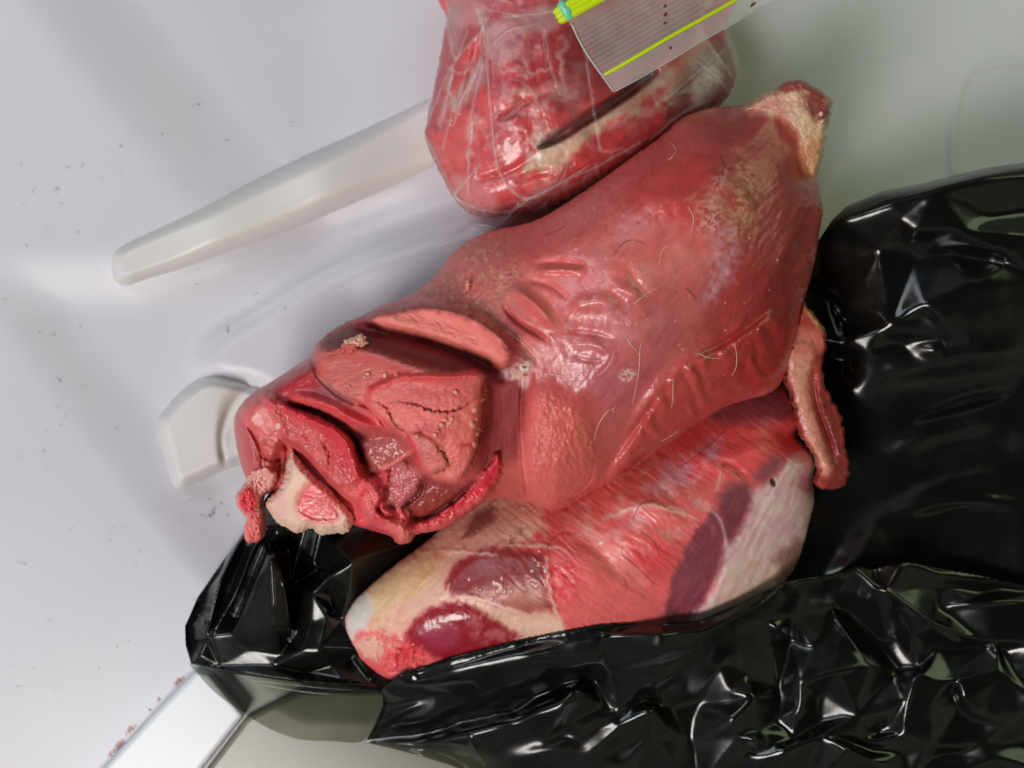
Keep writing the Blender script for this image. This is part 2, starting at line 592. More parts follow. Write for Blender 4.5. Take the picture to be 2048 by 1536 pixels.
def plastic_material(name, rgb, rough=0.38):
    m, N, L, b = nodes_of(name)
    tc = N.new('ShaderNodeTexCoord')
    n = N.new('ShaderNodeTexNoise'); n.inputs['Scale'].default_value = 6; n.inputs['Detail'].default_value = 9
    L.new(tc.outputs['Object'], n.inputs['Vector'])
    mr = N.new('ShaderNodeMapRange'); mr.inputs[1].default_value = 0.3; mr.inputs[2].default_value = 0.7; mr.inputs[3].default_value = 0.93; mr.inputs[4].default_value = 1.03
    L.new(n.outputs[0], mr.inputs[0])
    mx = N.new('ShaderNodeVectorMath'); mx.operation = 'SCALE'
    mx.inputs[0].default_value = tuple(lin(rgb)); L.new(mr.outputs[0], mx.inputs['Scale'])
    a = N.new('ShaderNodeAttribute'); a.attribute_name = 'extra'
    ca = N.new('ShaderNodeAttribute'); ca.attribute_name = 'Col'
    mix = N.new('ShaderNodeMix'); mix.data_type = 'RGBA'
    ns = N.new('ShaderNodeTexNoise'); ns.inputs['Scale'].default_value = 420; ns.inputs['Detail'].default_value = 6; ns.inputs['Roughness'].default_value = 0.7
    L.new(tc.outputs['Object'], ns.inputs['Vector'])
    s1 = N.new('ShaderNodeMath'); s1.operation = 'SUBTRACT'; L.new(ns.outputs[0], s1.inputs[0]); s1.inputs[1].default_value = 0.62
    s2 = N.new('ShaderNodeMath'); s2.operation = 'MULTIPLY_ADD'; L.new(a.outputs['Fac'], s2.inputs[0]); s2.inputs[1].default_value = 0.33; L.new(s1.outputs[0], s2.inputs[2])
    s3 = N.new('ShaderNodeMapRange'); s3.inputs[1].default_value = 0.0; s3.inputs[2].default_value = 0.10; L.new(s2.outputs[0], s3.inputs[0])
    s4 = N.new('ShaderNodeMath'); s4.operation = 'MULTIPLY'; s4.use_clamp = True; L.new(s3.outputs[0], s4.inputs[0]); L.new(a.outputs['Fac'], s4.inputs[1])
    L.new(s4.outputs[0], mix.inputs['Factor']); L.new(mx.outputs[0], mix.inputs['A']); L.new(ca.outputs['Color'], mix.inputs['B'])
    L.new(mix.outputs['Result'], b.inputs['Base Color'])
    n2 = N.new('ShaderNodeTexNoise'); n2.inputs['Scale'].default_value = 1500; n2.inputs['Detail'].default_value = 2
    L.new(tc.outputs['Object'], n2.inputs['Vector'])
    bp = N.new('ShaderNodeBump'); bp.inputs['Strength'].default_value = 0.12; bp.inputs['Distance'].default_value = 0.0003
    L.new(n2.outputs[0], bp.inputs['Height']); L.new(bp.outputs[0], b.inputs['Normal'])
    b.inputs['Roughness'].default_value = rough
    b.inputs['Specular IOR Level'].default_value = 0.35
    return m
# ================================================================== the setting: moulded white liner
WHITE = plastic_material('white_liner_plastic', (209, 208, 215), 0.36)

def liner_raw(X, Y):
    z = 0 * X
    # the far side slopes away to the right, shaped so to render darker
    z = z - 46 * smooth((X - 1350 - 0.35 * (Y - 300)) / 800.0)
    # soft steps added down the left side, shaped to give light and shade bands
    s1 = ((X - 290) * 0.77 - (Y - 170) * 0.64)
    z = z - 11 * smooth(s1 / 230 + 0.5) * smooth((900 - X) / 300)
    s2 = ((X - 240) * 0.775 - (Y - 850) * 0.632)
    z = z - 10 * smooth(s2 / 170 + 0.5) * smooth((1000 - X) / 300) * smooth((Y - 480) / 160)
    return z
liner = Field([(-420, -380), (2500, -380), (2500, 1950), (-420, 1950)], 6, 0, -6, 60, [], (226, 225, 224), sheet=True, sp=False, raw=liner_raw)
# recessed panel between the two ribs with a raised thin edge
liner.f -= 0
rec = [(404, 735), (408, 705), (440, 668), (520, 620), (640, 548), (800, 478), (980, 420), (1200, 420), (1200, 900), (640, 900), (570, 830), (510, 776), (440, 762)]
liner.dome(rec, 11, 40)
liner.line([(250, 590), (420, 548), (640, 480), (860, 400), (1000, 350)], 60, -6, taper=True)
liner.line([(470, 778), (430, 762), (404, 742), (402, 712), (430, 672), (520, 618), (640, 546), (800, 476), (960, 428)], 5.5, 0.8, taper=False)
liner.line([(1905, 340), (1910, 230), (1935, 150), (1985, 128), (2090, 124)], 9, 1.3, taper=False)
liner.line([(1700, 300), (1705, 190), (1735, 120), (1790, 105), (1850, 120)], 16, 0.7, taper=False)
# dirt and dried blood
def stains(spots, rgb, a):
    for i, (x, y, l, w_, ang) in enumerate(spots):
        w = liner.sl([(x, y)], l * 2.2)
        X, Y = liner.X[w], liner.Y[w]
        c, n = math.cos(math.radians(ang)), math.sin(math.radians(ang))
        u, v = ((X - x) * c - (Y - y) * n) / l, ((X - x) * n + (Y - y) * c) / w_
        m = np.exp(-(u * u + v * v) * 1.5) * a
        liner.col[w] = np.where((m > liner.extra[w])[..., None], lin(rgb), liner.col[w])
        liner.extra[w] = np.maximum(liner.extra[w], m)
liner_spots = [(245, 290, 16, 5, 20), (325, 268, 13, 5, 25), (165, 330, 9, 6, 40), (115, 380, 12, 9, 60), (155, 463, 9, 5, 20), (55, 492, 6, 6, 0),
               (300, 465, 6, 4, 10), (395, 210, 18, 5, 10), (110, 670, 5, 14, 10), (120, 760, 14, 6, 40), (45, 1125, 14, 7, 10), (120, 850, 10, 4, 30),
               (235, 1290, 12, 4, 60), (210, 1050, 10, 4, 30), (100, 1240, 14, 5, 30), (40, 1370, 16, 4, 30), (110, 1380, 12, 4, 40), (260, 1280, 14, 4, 25),
               (200, 1330, 4, 12, -10), (90, 900, 18, 6, 30), (530, 380, 7, 5, 0), (420, 1000, 13, 6, 60), (800, 210, 6, 5, 0), (455, 660, 5, 22, 0), (280, 1100, 8, 5, 0)]
stains(liner_spots, (128, 112, 98), 0.75)
stains([(425, 1025, 24, 7, 55), (440, 1008, 10, 4, 40)], (120, 88, 76), 0.95)
stains([(358, 1362, 8, 22, -44), (318, 1398, 5, 12, -44), (262, 1458, 7, 26, -44), (240, 1492, 12, 24, -44), (222, 1508, 5, 16, -44), (300, 1420, 4, 8, -44)], (118, 42, 40), 1.1)
rd = random.Random(4)
more = []
for cx, cy, n_, sx_, sy_ in ((200, 330, 14, 150, 60), (110, 640, 12, 60, 130), (90, 820, 10, 70, 60), (330, 980, 12, 120, 70), (120, 1150, 14, 110, 160), (420, 1040, 10, 60, 60), (300, 480, 8, 90, 60), (460, 620, 8, 70, 70), (560, 200, 8, 200, 120)):
    for _ in range(n_):
        more.append((rd.gauss(cx, sx_), rd.gauss(cy, sy_), rd.uniform(5, 15), rd.uniform(3, 6), rd.uniform(10, 60)))
stains(more, (136, 120, 108), 0.62)
o = liner.build('liner_floor', WHITE)
tag(o, 'white moulded plastic liner with dirt specks under the meat', kind='structure')
LINER = o

def rib(name, outline, zt, R, ctrl, step=4):
    f = Field(outline, step, -1.0, -3, R, ctrl, (226, 225, 224), rag=0, exp=2.0)
    return f
RIBM = plastic_material('off_white_rib_plastic', (222, 219, 216), 0.34)
f = Field([(218, 522), (230, 494), (290, 462), (400, 410), (560, 335), (700, 268), (860, 180), (1000, 110), (1040, 230), (1000, 300), (860, 352), (700, 412), (540, 478), (400, 530), (300, 560), (252, 574), (226, 560)], 4, -14, -20, lambda X, Y: 26 + 10 * smooth((X - 260) / 200),
          [(240, 530, 11), (330, 460, 10), (560, 350, 7), (800, 235, 4), (420, 470, 12), (640, 375, 10), (900, 250, 6), (420, 512, 10), (640, 432, 6), (900, 335, 2), (1020, 200, 5)], (228, 227, 222), exp=1.7)
f.line([(250, 530), (420, 474), (640, 380), (900, 250)], 26, 1.6)
f.build('moulded_rib', RIBM, LINER)
f = Field([(312, 850), (330, 815), (370, 775), (418, 750), (470, 757), (520, 770), (600, 800), (680, 880), (680, 980), (560, 925), (480, 932), (400, 966), (362, 980), (342, 965), (328, 915)], 4, -16, -20, 26,
          [(340, 860, 12), (420, 790, 11), (400, 920, 13), (500, 820, 8), (600, 880, 8), (470, 900, 12)], (228, 226, 218), exp=1.7)
f.line([(506, 768), (472, 800), (450, 840), (442, 880), (450, 930)], 9, -2.2, taper=False)
f.dome([(455, 800), (520, 770), (680, 860), (660, 960), (470, 930), (446, 880)], -4.0, 16)
f.build('moulded_rib', RIBM, LINER)

# shelf frame bar and a pane painted grey for the bag's shade, at the lower left
SH = empty('fridge_shelf', P(300, 1500, 0))
tag(SH, 'white shelf bar with a pane painted shade grey in the lower left corner', 'shelf')
PANEW = plastic_material('white_shelf_bar', (226, 229, 235), 0.3)
f = Field([(392, 1338), (420, 1345), (490, 1430), (470, 1455), (380, 1570), (300, 1680), (60, 1680), (196, 1545), (300, 1432)], 5, 6, -2, 7, [(392, 1338, 14), (480, 1440, 14), (200, 1600, 14), (300, 1500, 14)], (238, 240, 244), sp=False)
f.build('shelf_bar', PANEW, SH)
SHADEM = plastic_material('shade_grey_pane', (140, 138, 128), 0.22)
f = Field([(492, 1434), (600, 1380), (1150, 1380), (1150, 1800), (310, 1690), (385, 1574)], 6, 3, -2, 6, [(492, 1434, 7), (1100, 1400, 7), (320, 1690, 7), (1100, 1690, 7)], (168, 166, 156), sp=False)
f.build('shade_pane', SHADEM, SH)

# ================================================================== lower joint
LJ = empty('meat_joint', P(1150, 1130, 4))
tag(LJ, 'lower raw leg joint with white fat and shade painted as purple patches, half inside the black bag', 'meat joint')
lo = Field([(690, 1248), (702, 1212), (735, 1176), (790, 1130), (850, 1085), (900, 1040), (980, 980), (1080, 920), (1200, 860), (1330, 800), (1450, 765), (1560, 768), (1592, 800),
            (1600, 846), (1592, 872), (1616, 900), (1630, 922), (1624, 960), (1628, 1000), (1612, 1070), (1592, 1130), (1560, 1172), (1490, 1230), (1380, 1300), (1200, 1345), (1000, 1372), (860, 1372), (800, 1362), (772, 1356), (735, 1330), (708, 1300)],
           2.2, 30, 4, 95,
           [(720, 1250, 50), (800, 1200, 62), (780, 1310, 52), (900, 1120, 62), (1000, 1150, 74), (950, 1260, 66), (1150, 1100, 78), (1150, 1220, 72), (1300, 1000, 76), (1300, 1150, 74), (1450, 890, 60), (1450, 1050, 74), (1450, 1180, 62),
            (1560, 850, 58), (1570, 980, 60), (1540, 1120, 54), (1100, 975, 44), (1250, 900, 42), (1000, 1000, 46), (1400, 830, 40), (1180, 1010, 62), (1330, 940, 62), (1000, 1330, 48), (1300, 1290, 48)],
           (205, 92, 88), rough=0.36, rag=1.6, rags=18, seed=3)
X, Y = lo.X, lo.Y
lo.col *= (1 + 0.16 * fbm(X, Y, 90, 3, 4))[..., None]
# lean body colours
lo.paint([(1100, 1120), (1180, 1120), (1290, 1160), (1330, 1240), (1250, 1300), (1120, 1300), (1090, 1200)], (214, 104, 96), 0.8, 24, 8)
lo.paint([(1230, 1060), (1330, 1080), (1340, 1130), (1290, 1160), (1240, 1120)], (196, 60, 62), 0.7, 22, 8)
lo.paint([(1140, 1010), (1280, 940), (1420, 990), (1400, 1060), (1280, 1090), (1160, 1080)], (222, 112, 100), 0.6, 24, 10)
lo.paint([(1350, 860), (1470, 830), (1580, 860), (1600, 900), (1500, 940), (1420, 960), (1360, 930)], (205, 78, 74), 0.8, 22, 8)
lo.paint([(1430, 790), (1560, 780), (1590, 830), (1500, 850), (1420, 840)], (120, 66, 70), 0.8, 20, 8)
lo.paint([(1000, 1000), (1100, 1010), (1150, 1060), (1090, 1085), (1000, 1050)], (182, 74, 70), 0.7, 22, 8)
# silver skin, with a bluish window highlight painted into the first patch
lo.paint([(1290, 965), (1330, 935), (1390, 905), (1440, 870), (1440, 905), (1400, 935), (1385, 965), (1340, 990), (1300, 990)], (196, 158, 172), 0.62, 18, 10, nz=(30, -0.35, 0.2), rough=0.28)
lo.paint([(1220, 1010), (1300, 1010), (1300, 1050), (1240, 1060)], (206, 140, 142), 0.55, 16, 8, nz=(24, -0.3, 0.2))
# fat, left
fat = [(690, 1248), (720, 1190), (790, 1130), (850, 1085), (890, 1040), (990, 995), (1080, 1000), (1070, 1060), (1030, 1090), (960, 1100), (915, 1130), (893, 1160), (905, 1192), (960, 1195), (1010, 1215), (1050, 1225), (1100, 1225), (1126, 1255), (1110, 1290),
       (1010, 1305), (980, 1260), (930, 1206), (880, 1210), (830, 1238), (808, 1275), (780, 1310), (720, 1310)]
lo.paint(fat, (226, 186, 160), 1.0, 9, 5, rough=0.42)
lo.paint([(700, 1200), (790, 1125), (860, 1100), (870, 1150), (800, 1200), (760, 1250), (720, 1250)], (206, 182, 128), 0.75, 20, 10, ws=30)
lo.paint([(850, 1130), (885, 1110), (870, 1150), (830, 1190), (800, 1215)], (184, 150, 88), 0.55, 14, 6)
lo.paint([(690, 1248), (700, 1215), (730, 1190), (745, 1210), (735, 1260), (712, 1290)], (188, 190, 186), 0.85, 14, 6)
lo.paint([(720, 1255), (800, 1215), (820, 1260), (790, 1300), (740, 1300)], (226, 150, 132), 0.6, 16, 10, nz=(18, -0.3, 0.2))
lo.paint([(940, 1020), (1060, 1000), (1090, 1060), (1030, 1090), (1000, 1060)], (196, 164, 140), 0.8, 18, 10, nz=(26, -0.4, 0.1))
lo.paint([(945, 1030), (985, 1010), (990, 1040), (950, 1070), (925, 1075)], (112, 46, 42), 0.8, 12, 5)
lo.paint([(1015, 1070), (1050, 1060), (1040, 1085), (1000, 1100), (985, 1095)], (120, 66, 56), 0.6, 10, 8, nz=(12, -0.2, 0.15))
# two dark muscle eyes framed by fat
e1 = [(893, 1168), (912, 1132), (950, 1105), (1000, 1094), (1060, 1102), (1092, 1112), (1098, 1180), (1102, 1216), (1050, 1226), (1000, 1215), (955, 1195), (905, 1192)]
lo.paint(e1, (140, 56, 52), 1.0, 12, 7, rough=0.34)
lo.paint([(893, 1168), (912, 1132), (945, 1120), (960, 1150), (940, 1185), (905, 1188)], (138, 30, 36), 0.8, 18, 5)
lo.paint([(980, 1185), (1060, 1170), (1095, 1200), (1050, 1222), (1000, 1212)], (196, 136, 116), 0.6, 22, 5)
lo.dome(e1, 3.0, 22)
e2 = [(808, 1276), (828, 1238), (878, 1209), (930, 1205), (975, 1226), (1012, 1252), (1040, 1272), (1010, 1296), (900, 1322), (850, 1306), (815, 1292)]
lo.paint(e2, (144, 26, 38), 1.0, 11, 6, rough=0.18)
lo.paint([(940, 1225), (1000, 1250), (1030, 1275), (990, 1290), (950, 1270)], (186, 104, 96), 0.6, 16, 8, nz=(20, -0.3, 0.2))
lo.paint([(835, 1262), (880, 1250), (915, 1255), (912, 1292), (860, 1292)], (170, 100, 130), 0.2, 14, 3)  # window highlight on the eye, painted in as faint mauve
lo.dome(e2, 5.0, 40)
lo.fibre(e2, 92, 60, 6, 0.12, 24, seed=4)
# seams of white fascia
for ln in ([(858, 1098), (940, 1105), (1000, 1110)], [(905, 1192), (960, 1198), (1010, 1216), (1060, 1230)], [(860, 1195), (890, 1190), (900, 1165)], [(1000, 1090), (1090, 1092), (1140, 1105)], [(1200, 1040), (1300, 1010), (1400, 1040)], [(1092, 1110), (1100, 1180), (1120, 1250), (1130, 1270)]):
    lo.pline(ln, 4, (232, 200, 180), 0.8, warp=4)
    lo.line(ln, 6, 0.7, warp=4)
lo.pline([(1115, 1020), (1200, 1080), (1260, 1140), (1300, 1170)], 22, (224, 176, 160), 0.35, warp=12)
lo.line([(1120, 1060), (1180, 1090), (1240, 1140), (1300, 1170), (1340, 1180)], 24, -3.0)
lo.dome([(1100, 1110), (1180, 1110), (1290, 1170), (1320, 1240), (1240, 1290), (1120, 1290), (1095, 1200)], 3.5, 40)
lo.dome([(1240, 1060), (1320, 1070), (1350, 1120), (1300, 1160), (1240, 1120)], 3.0, 34)
lo.line([(1200, 1000), (1290, 1010), (1380, 1050)], 26, 2.6)
lo.line([(1290, 1050), (1370, 1060), (1440, 1010)], 18, -1.6)
lo.line([(1420, 925), (1460, 930), (1500, 960)], 10, -2.2)
lo.pline([(1420, 925), (1460, 930), (1500, 960)], 8, (150, 44, 46), 0.7)
lo.line([(1340, 880), (1430, 920), (1520, 900), (1600, 890)], 30, 3.5)
lo.fibre([(1060, 1010), (1400, 900), (1420, 1060), (1320, 1240), (1110, 1260)], -35, 60, 12, 0.7, 30, tint=0.22, seed=8)
# muscle ends: red ragged spots
lo.paint([(1098, 1130), (1140, 1120), (1160, 1150), (1150, 1200), (1125, 1215), (1100, 1180)], (196, 44, 56), 0.85, 16, 10, nz=(14, -0.35, 0.2))
lo.rough_up([(1150, 1180), (1250, 1180), (1280, 1260), (1160, 1270)], 9, 0.35, 20, 3)
# pale bubbles on the first eye
lo.fibre([(1000, 1000), (1640, 780), (1640, 900), (1420, 1060), (1330, 1260), (1100, 1280)], -38, 90, 7, 0.35, 30, tint=0.3, seed=87)
lo.paint([(1110, 1010), (1300, 930), (1430, 930), (1420, 1040), (1280, 1100), (1150, 1080)], (226, 168, 160), 0.5, 30, 14, nz=(34, 0.0, 0.35))
lo.dots(lo.scatter([(985, 1155), (1010, 1150), (1025, 1180), (1010, 1195), (990, 1180)], 11), 3.4, 0.9, (232, 200, 184))
lo.dots(lo.scatter([(1070, 1100), (1095, 1105), (1090, 1150), (1060, 1140)], 9), 3.2, 0.9, (226, 190, 174))
lo.dots([(972, 1190), (983, 1197), (960, 1180), (938, 1158), (1065, 1168), (1072, 1172)], 3.2, 0.8, (226, 190, 174))
lo.dots([(1202, 1085)], 6, 0.8, (238, 206, 190))
lo.dots(lo.scatter(fat, 30), 2.2, 0.5, (244, 214, 190))
# shadow on the lean painted as purple patches, and the white fat cap on the right
cap = [(1340, 1262), (1365, 1235), (1410, 1205), (1440, 1145), (1450, 1090), (1480, 1062), (1500, 1012), (1505, 985), (1540, 965), (1560, 948), (1575, 925), (1600, 905), (1632, 920), (1630, 1000), (1612, 1075), (1590, 1135), (1555, 1180), (1450, 1250), (1360, 1300)]
lo.paint(cap, (206, 168, 164), 1.0, 9, 6, rough=0.36)
lo.fibre(cap, 60, 60, 10, 0.7, 14, tint=0.16, seed=77)
lo.paint(cap, (224, 200, 188), 0.7, 12, 6, nz=(40, -0.1, 0.4))
lo.dome(cap, 2.5, 14)
lo.paint([(1540, 1030), (1600, 1040), (1600, 1070), (1545, 1070)], (196, 152, 158), 0.6, 18, 8)
lo.paint([(1550, 1110), (1600, 1080), (1595, 1135), (1550, 1170)], (120, 70, 46), 0.7, 16, 8)
lo.paint([(1460, 1150), (1550, 1130), (1540, 1180), (1440, 1240)], (226, 194, 172), 0.6, 18, 8)
pur_shade = (124, 60, 72)
lo.paint([(1330, 1240), (1338, 1180), (1360, 1120), (1392, 1058), (1425, 1020), (1446, 1040), (1452, 1090), (1440, 1145), (1405, 1208), (1372, 1250), (1340, 1262)], pur_shade, 0.92, 9, 5, ws=30)
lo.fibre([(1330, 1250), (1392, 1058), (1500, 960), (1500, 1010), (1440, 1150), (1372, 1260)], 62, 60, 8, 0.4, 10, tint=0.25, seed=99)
lo.paint([(1434, 1000), (1452, 975), (1478, 962), (1502, 972), (1505, 1005), (1482, 1060), (1456, 1092), (1444, 1050)], pur_shade, 0.95, 14, 5)
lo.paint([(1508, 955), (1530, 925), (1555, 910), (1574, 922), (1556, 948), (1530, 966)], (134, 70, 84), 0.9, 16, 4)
lo.pline([(1418, 1015), (1440, 1040), (1452, 1085), (1450, 1110)], 4, (196, 160, 160), 0.7)
lo.dots([(1546, 965)], 6, -2.0, (40, 24, 22))
lo.paint([(1575, 925), (1600, 905), (1630, 920), (1600, 935), (1580, 950)], (236, 206, 192), 0.9, 6, 3)
# ragged sawn end at the left foot
rag = [(700, 1300), (720, 1262), (770, 1262), (820, 1285), (850, 1300), (840, 1345), (790, 1365), (730, 1345)]
lo.rough_up(rag, 16, 5.0, 12, 5)
lo.rough_up(rag, 5, 1.2, 10, 6)
lo.paint(rag, (216, 92, 88), 0.85, 10, 8, nz=(14, -0.5, 0.0))
lo.paint([(715, 1290), (745, 1270), (765, 1300), (745, 1320)], (236, 186, 164), 0.9, 10, 8)
lo.paint([(780, 1290), (830, 1285), (850, 1310), (800, 1330), (785, 1315)], (178, 22, 36), 0.8, 12, 8, nz=(12, -0.3, 0.2))
lo.fibre(fat, 55, 40, 5, 0.5, 14, tint=0.08, seed=9)
lo.rough_up([(690, 1248), (1080, 1000), (1640, 800), (1630, 1100), (1300, 1300), (800, 1350)], 40, 0.6, 30, 2)
lo.gain = 1.22
lo.rough += 0.06
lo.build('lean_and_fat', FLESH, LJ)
ZLO = lo

# pale strap of fat and red meat hanging beside the two joints (belongs to the upper joint)
# ================================================================== upper joint
UJ = empty('meat_joint', P(1150, 650, 30))
tag(UJ, 'big upper raw leg joint with ragged cut end and sawn bone, lying on the other', 'meat joint')
up_out = [(474, 822), (490, 800), (514, 780), (548, 760), (600, 726), (622, 710), (632, 690), (652, 670), (690, 645), (728, 630), (764, 610), (806, 598), (850, 570), (880, 540), (905, 505), (935, 482), (985, 462), (1060, 445), (1110, 420), (1160, 388), (1215, 350),
          (1270, 310), (1320, 275), (1365, 236), (1420, 216), (1480, 210), (1510, 200), (1530, 184), (1556, 176), (1566, 164), (1600, 160), (1630, 177), (1650, 190), (1662, 206), (1655, 236), (1646, 290), (1634, 340), (1640, 380), (1646, 420), (1638, 470), (1630, 520),
          (1618, 570), (1606, 610), (1600, 660), (1586, 710), (1566, 760), (1540, 786), (1500, 798), (1450, 815), (1390, 850), (1340, 885), (1290, 920), (1240, 955), (1180, 985), (1130, 1016), (1100, 1020), (1070, 1008), (1030, 1002), (1000, 996), (968, 1006), (930, 1030),
          (885, 1058), (836, 1068), (828, 1074), (820, 1084), (804, 1089), (790, 1084), (780, 1072), (740, 1060), (690, 1045), (620, 1030), (560, 1000), (535, 985), (510, 968), (492, 955), (482, 930), (472, 885), (468, 845)]
up = Field(up_out, 2.0, 64, 24, lambda X, Y: (34 + 52 * smooth((X - 700) / 260)) * (1 - 0.6 * smooth((X - 1480) / 80) * smooth((340 - Y) / 80)),
           [(1250, 550, 130), (1400, 400, 124), (1500, 500, 114), (1100, 500, 116), (1000, 600, 118), (930, 560, 104), (1250, 720, 122), (1400, 720, 108), (1500, 690, 98), (1560, 400, 102), (1590, 250, 92), (1520, 300, 104), (1300, 840, 98),
            (1110, 900, 112), (1110, 970, 102), (900, 850, 117), (870, 780, 117), (800, 690, 112), (700, 680, 104), (650, 750, 102), (560, 850, 92), (650, 1000, 86), (720, 920, 100), (860, 1000, 98), (820, 1050, 92), (500, 900, 84), (490, 840, 90), (1000, 850, 108), (1200, 420, 112), (1350, 300, 108), (1580, 560, 92), (1240, 900, 94)],
           (190, 92, 86), rough=0.38, rag=1.6, rags=12, seed=1)
X, Y = up.X, up.Y
up.col *= (1 + 0.13 * fbm(X, Y, 110, 3, 5))[..., None]
ALL = [(460, 150), (1700, 150), (1700, 1100), (460, 1100)]
# ---- outer membrane-covered side
up.paint([(1000, 470), (1150, 400), (1300, 300), (1400, 420), (1380, 620), (1260, 700), (1100, 640), (1030, 580)], (204, 106, 96), 0.7, 50, 20)
up.paint([(1180, 620), (1330, 560), (1400, 620), (1330, 760), (1220, 860), (1130, 740)], (170, 90, 88), 0.6, 50, 20)
up.paint([(1420, 230), (1600, 220), (1640, 420), (1630, 560), (1560, 640), (1480, 640), (1440, 500), (1400, 330)], (150, 62, 56), 0.8, 50, 20)
up.paint([(1280, 330), (1400, 300), (1420, 400), (1320, 440), (1240, 420)], (186, 66, 62), 0.55, 40, 20)
up.paint([(1430, 560), (1560, 520), (1600, 620), (1560, 740), (1450, 790), (1400, 700)], (150, 46, 44), 0.75, 40, 14)
# wrinkled band low on the right
band = [(1230, 950), (1268, 860), (1300, 790), (1370, 720), (1440, 690), (1500, 655), (1575, 625), (1590, 690), (1560, 755), (1450, 812), (1340, 880), (1270, 935)]
up.paint(band, (172, 64, 58), 0.75, 14, 5)
up.dome(band, 7.0, 22)
w, d = up.mask(band, 14)
m = smooth(d / 20)
Xb, Yb = up.X[w], up.Y[w]
u = (Xb * 0.80 - Yb * 0.60)
v = (Xb * 0.60 + Yb * 0.80)
wr = np.sin((u + 0.12 * v) / 6.2 + 2.4 * fbm(Xb, Yb, 70, 2, 61)) * smooth(fbm(Xb, Yb, 60, 2, 63) * 1.6 + 0.6)
up.f[w] += 1.1 * wr * m
up.paint([(1490, 655), (1580, 625), (1590, 700), (1540, 770), (1480, 760), (1460, 700)], (158, 36, 36), 0.6, 24, 10)
# folds of loose membrane
for ln, wd, am in (([(1005, 575), (1045, 590), (1085, 625), (1115, 668)], 15, 5.0), ([(1000, 600), (1030, 640), (1080, 672), (1112, 690)], 7, -3.2), ([(1060, 545), (1110, 540), (1180, 545)], 9, 2.2), ([(1055, 530), (1110, 524), (1190, 530)], 8, -1.8),
                   ([(1040, 560), (1100, 570), (1150, 610)], 9, -1.6), ([(1135, 640), (1160, 610), (1210, 605), (1240, 640)], 22, 4.0), ([(1125, 665), (1180, 668), (1235, 680)], 6, -1.8), ([(1130, 690), (1190, 690), (1230, 715)], 12, 2.0),
                   ([(1140, 712), (1180, 722), (1210, 720)], 5, -1.0), ([(1210, 560), (1260, 585), (1300, 600)], 16, 2.0), ([(1250, 520), (1270, 560), (1300, 600)], 12, -1.3), ([(1340, 760), (1290, 830), (1240, 900), (1200, 960)], 9, -3.0), ([(1375, 718), (1440, 690), (1500, 650), (1560, 600)], 9, -3.2),
                   ([(1560, 600), (1600, 500), (1630, 420)], 16, -2.2), ([(1480, 640), (1540, 560), (1600, 440)], 14, 1.8), ([(1300, 430), (1340, 400), (1390, 410)], 30, 2.4), ([(1400, 340), (1470, 380), (1520, 440)], 22, 1.6), ([(1560, 240), (1596, 262), (1600, 330), (1618, 380)], 14, -2.4)):
    up.line(ln, wd, am)
up.pline([(1000, 600), (1030, 640), (1080, 672), (1110, 690)], 6, (150, 50, 48), 0.6)
up.pline([(1060, 570), (1100, 620), (1112, 655)], 12, (222, 120, 108), 0.5)
up.fibre([(1440, 520), (1640, 340), (1640, 600), (1500, 700), (1420, 640)], 62, 70, 9, 0.55, 40, tint=0.22, seed=21)
up.paint([(1430, 470), (1460, 450), (1478, 490), (1470, 530), (1436, 590), (1405, 600), (1425, 540)], (186, 140, 148), 0.7, 16, 14, ws=18, nz=(20, -0.5, 0.3), rough=0.24)  # white fascia, with a bluish highlight painted into its colour
up.rough_up([(1430, 470), (1460, 450), (1478, 490), (1470, 530), (1436, 590), (1405, 600), (1425, 540)], 6, 0.6, 10, 6)
dry = [(1470, 300), (1510, 340), (1520, 400), (1505, 460), (1460, 480), (1445, 440), (1470, 380)]
up.paint(dry, (176, 120, 92), 0.7, 20, 18, nz=(26, -0.4, 0.3), rough=0.5)
up.rough_up(dry, 10, 0.9, 16, 12)
up.paint([(1480, 380), (1505, 400), (1490, 440), (1470, 420)], (200, 160, 116), 0.6, 12, 10, nz=(9, -0.1, 0.4))
up.paint([(1400, 400), (1440, 400), (1430, 460), (1395, 460)], (214, 170, 158), 0.6, 12, 10, nz=(10, -0.1, 0.2))
up.paint([(1425, 355), (1455, 340), (1440, 385), (1420, 390)], (206, 160, 140), 0.6, 8, 8, nz=(9, -0.2, 0.2))
# tan dry skin towards the cut end
tan = [(880, 548), (930, 500), (1000, 472), (1040, 500), (1045, 560), (1000, 610), (1010, 650), (940, 640), (860, 605), (830, 590)]
up.paint(tan, (172, 108, 88), 0.75, 30, 20, ws=30, nz=(46, -0.6, 0.3), rough=0.45)
up.paint([(840, 590), (900, 590), (1000, 640), (1050, 700), (1000, 680), (920, 640)], (120, 50, 46), 0.5, 12, 10, nz=(18, -0.3, 0.3))
up.rough_up(tan, 8, 0.6, 20, 15, tint=0.25)
up.dots(up.scatter(tan, 14), 3.2, 0.3, (150, 52, 46), a=0.5)
up.dots(up.scatter(tan, 12), 2.0, 0.3, (216, 180, 140), a=0.5)
up.paint(tan, (196, 150, 118), 0.5, 26, 18, nz=(16, 0.05, 0.4))
for pl, am, eg in (([(1270, 330), (1360, 300), (1420, 350), (1400, 430), (1310, 450), (1250, 400)], 4, 60), ([(1440, 330), (1540, 300), (1600, 380), (1570, 520), (1490, 560), (1440, 440)], 4, 60), ([(1150, 440), (1260, 420), (1330, 520), (1280, 620), (1180, 580), (1120, 500)], 3, 60),
                   ([(1200, 700), (1290, 640), (1340, 700), (1280, 800), (1210, 850), (1160, 780)], 4, 50), ([(1480, 560), (1590, 460), (1620, 540), (1560, 620), (1470, 660)], 4, 40)):
    up.dome(pl, am, eg)
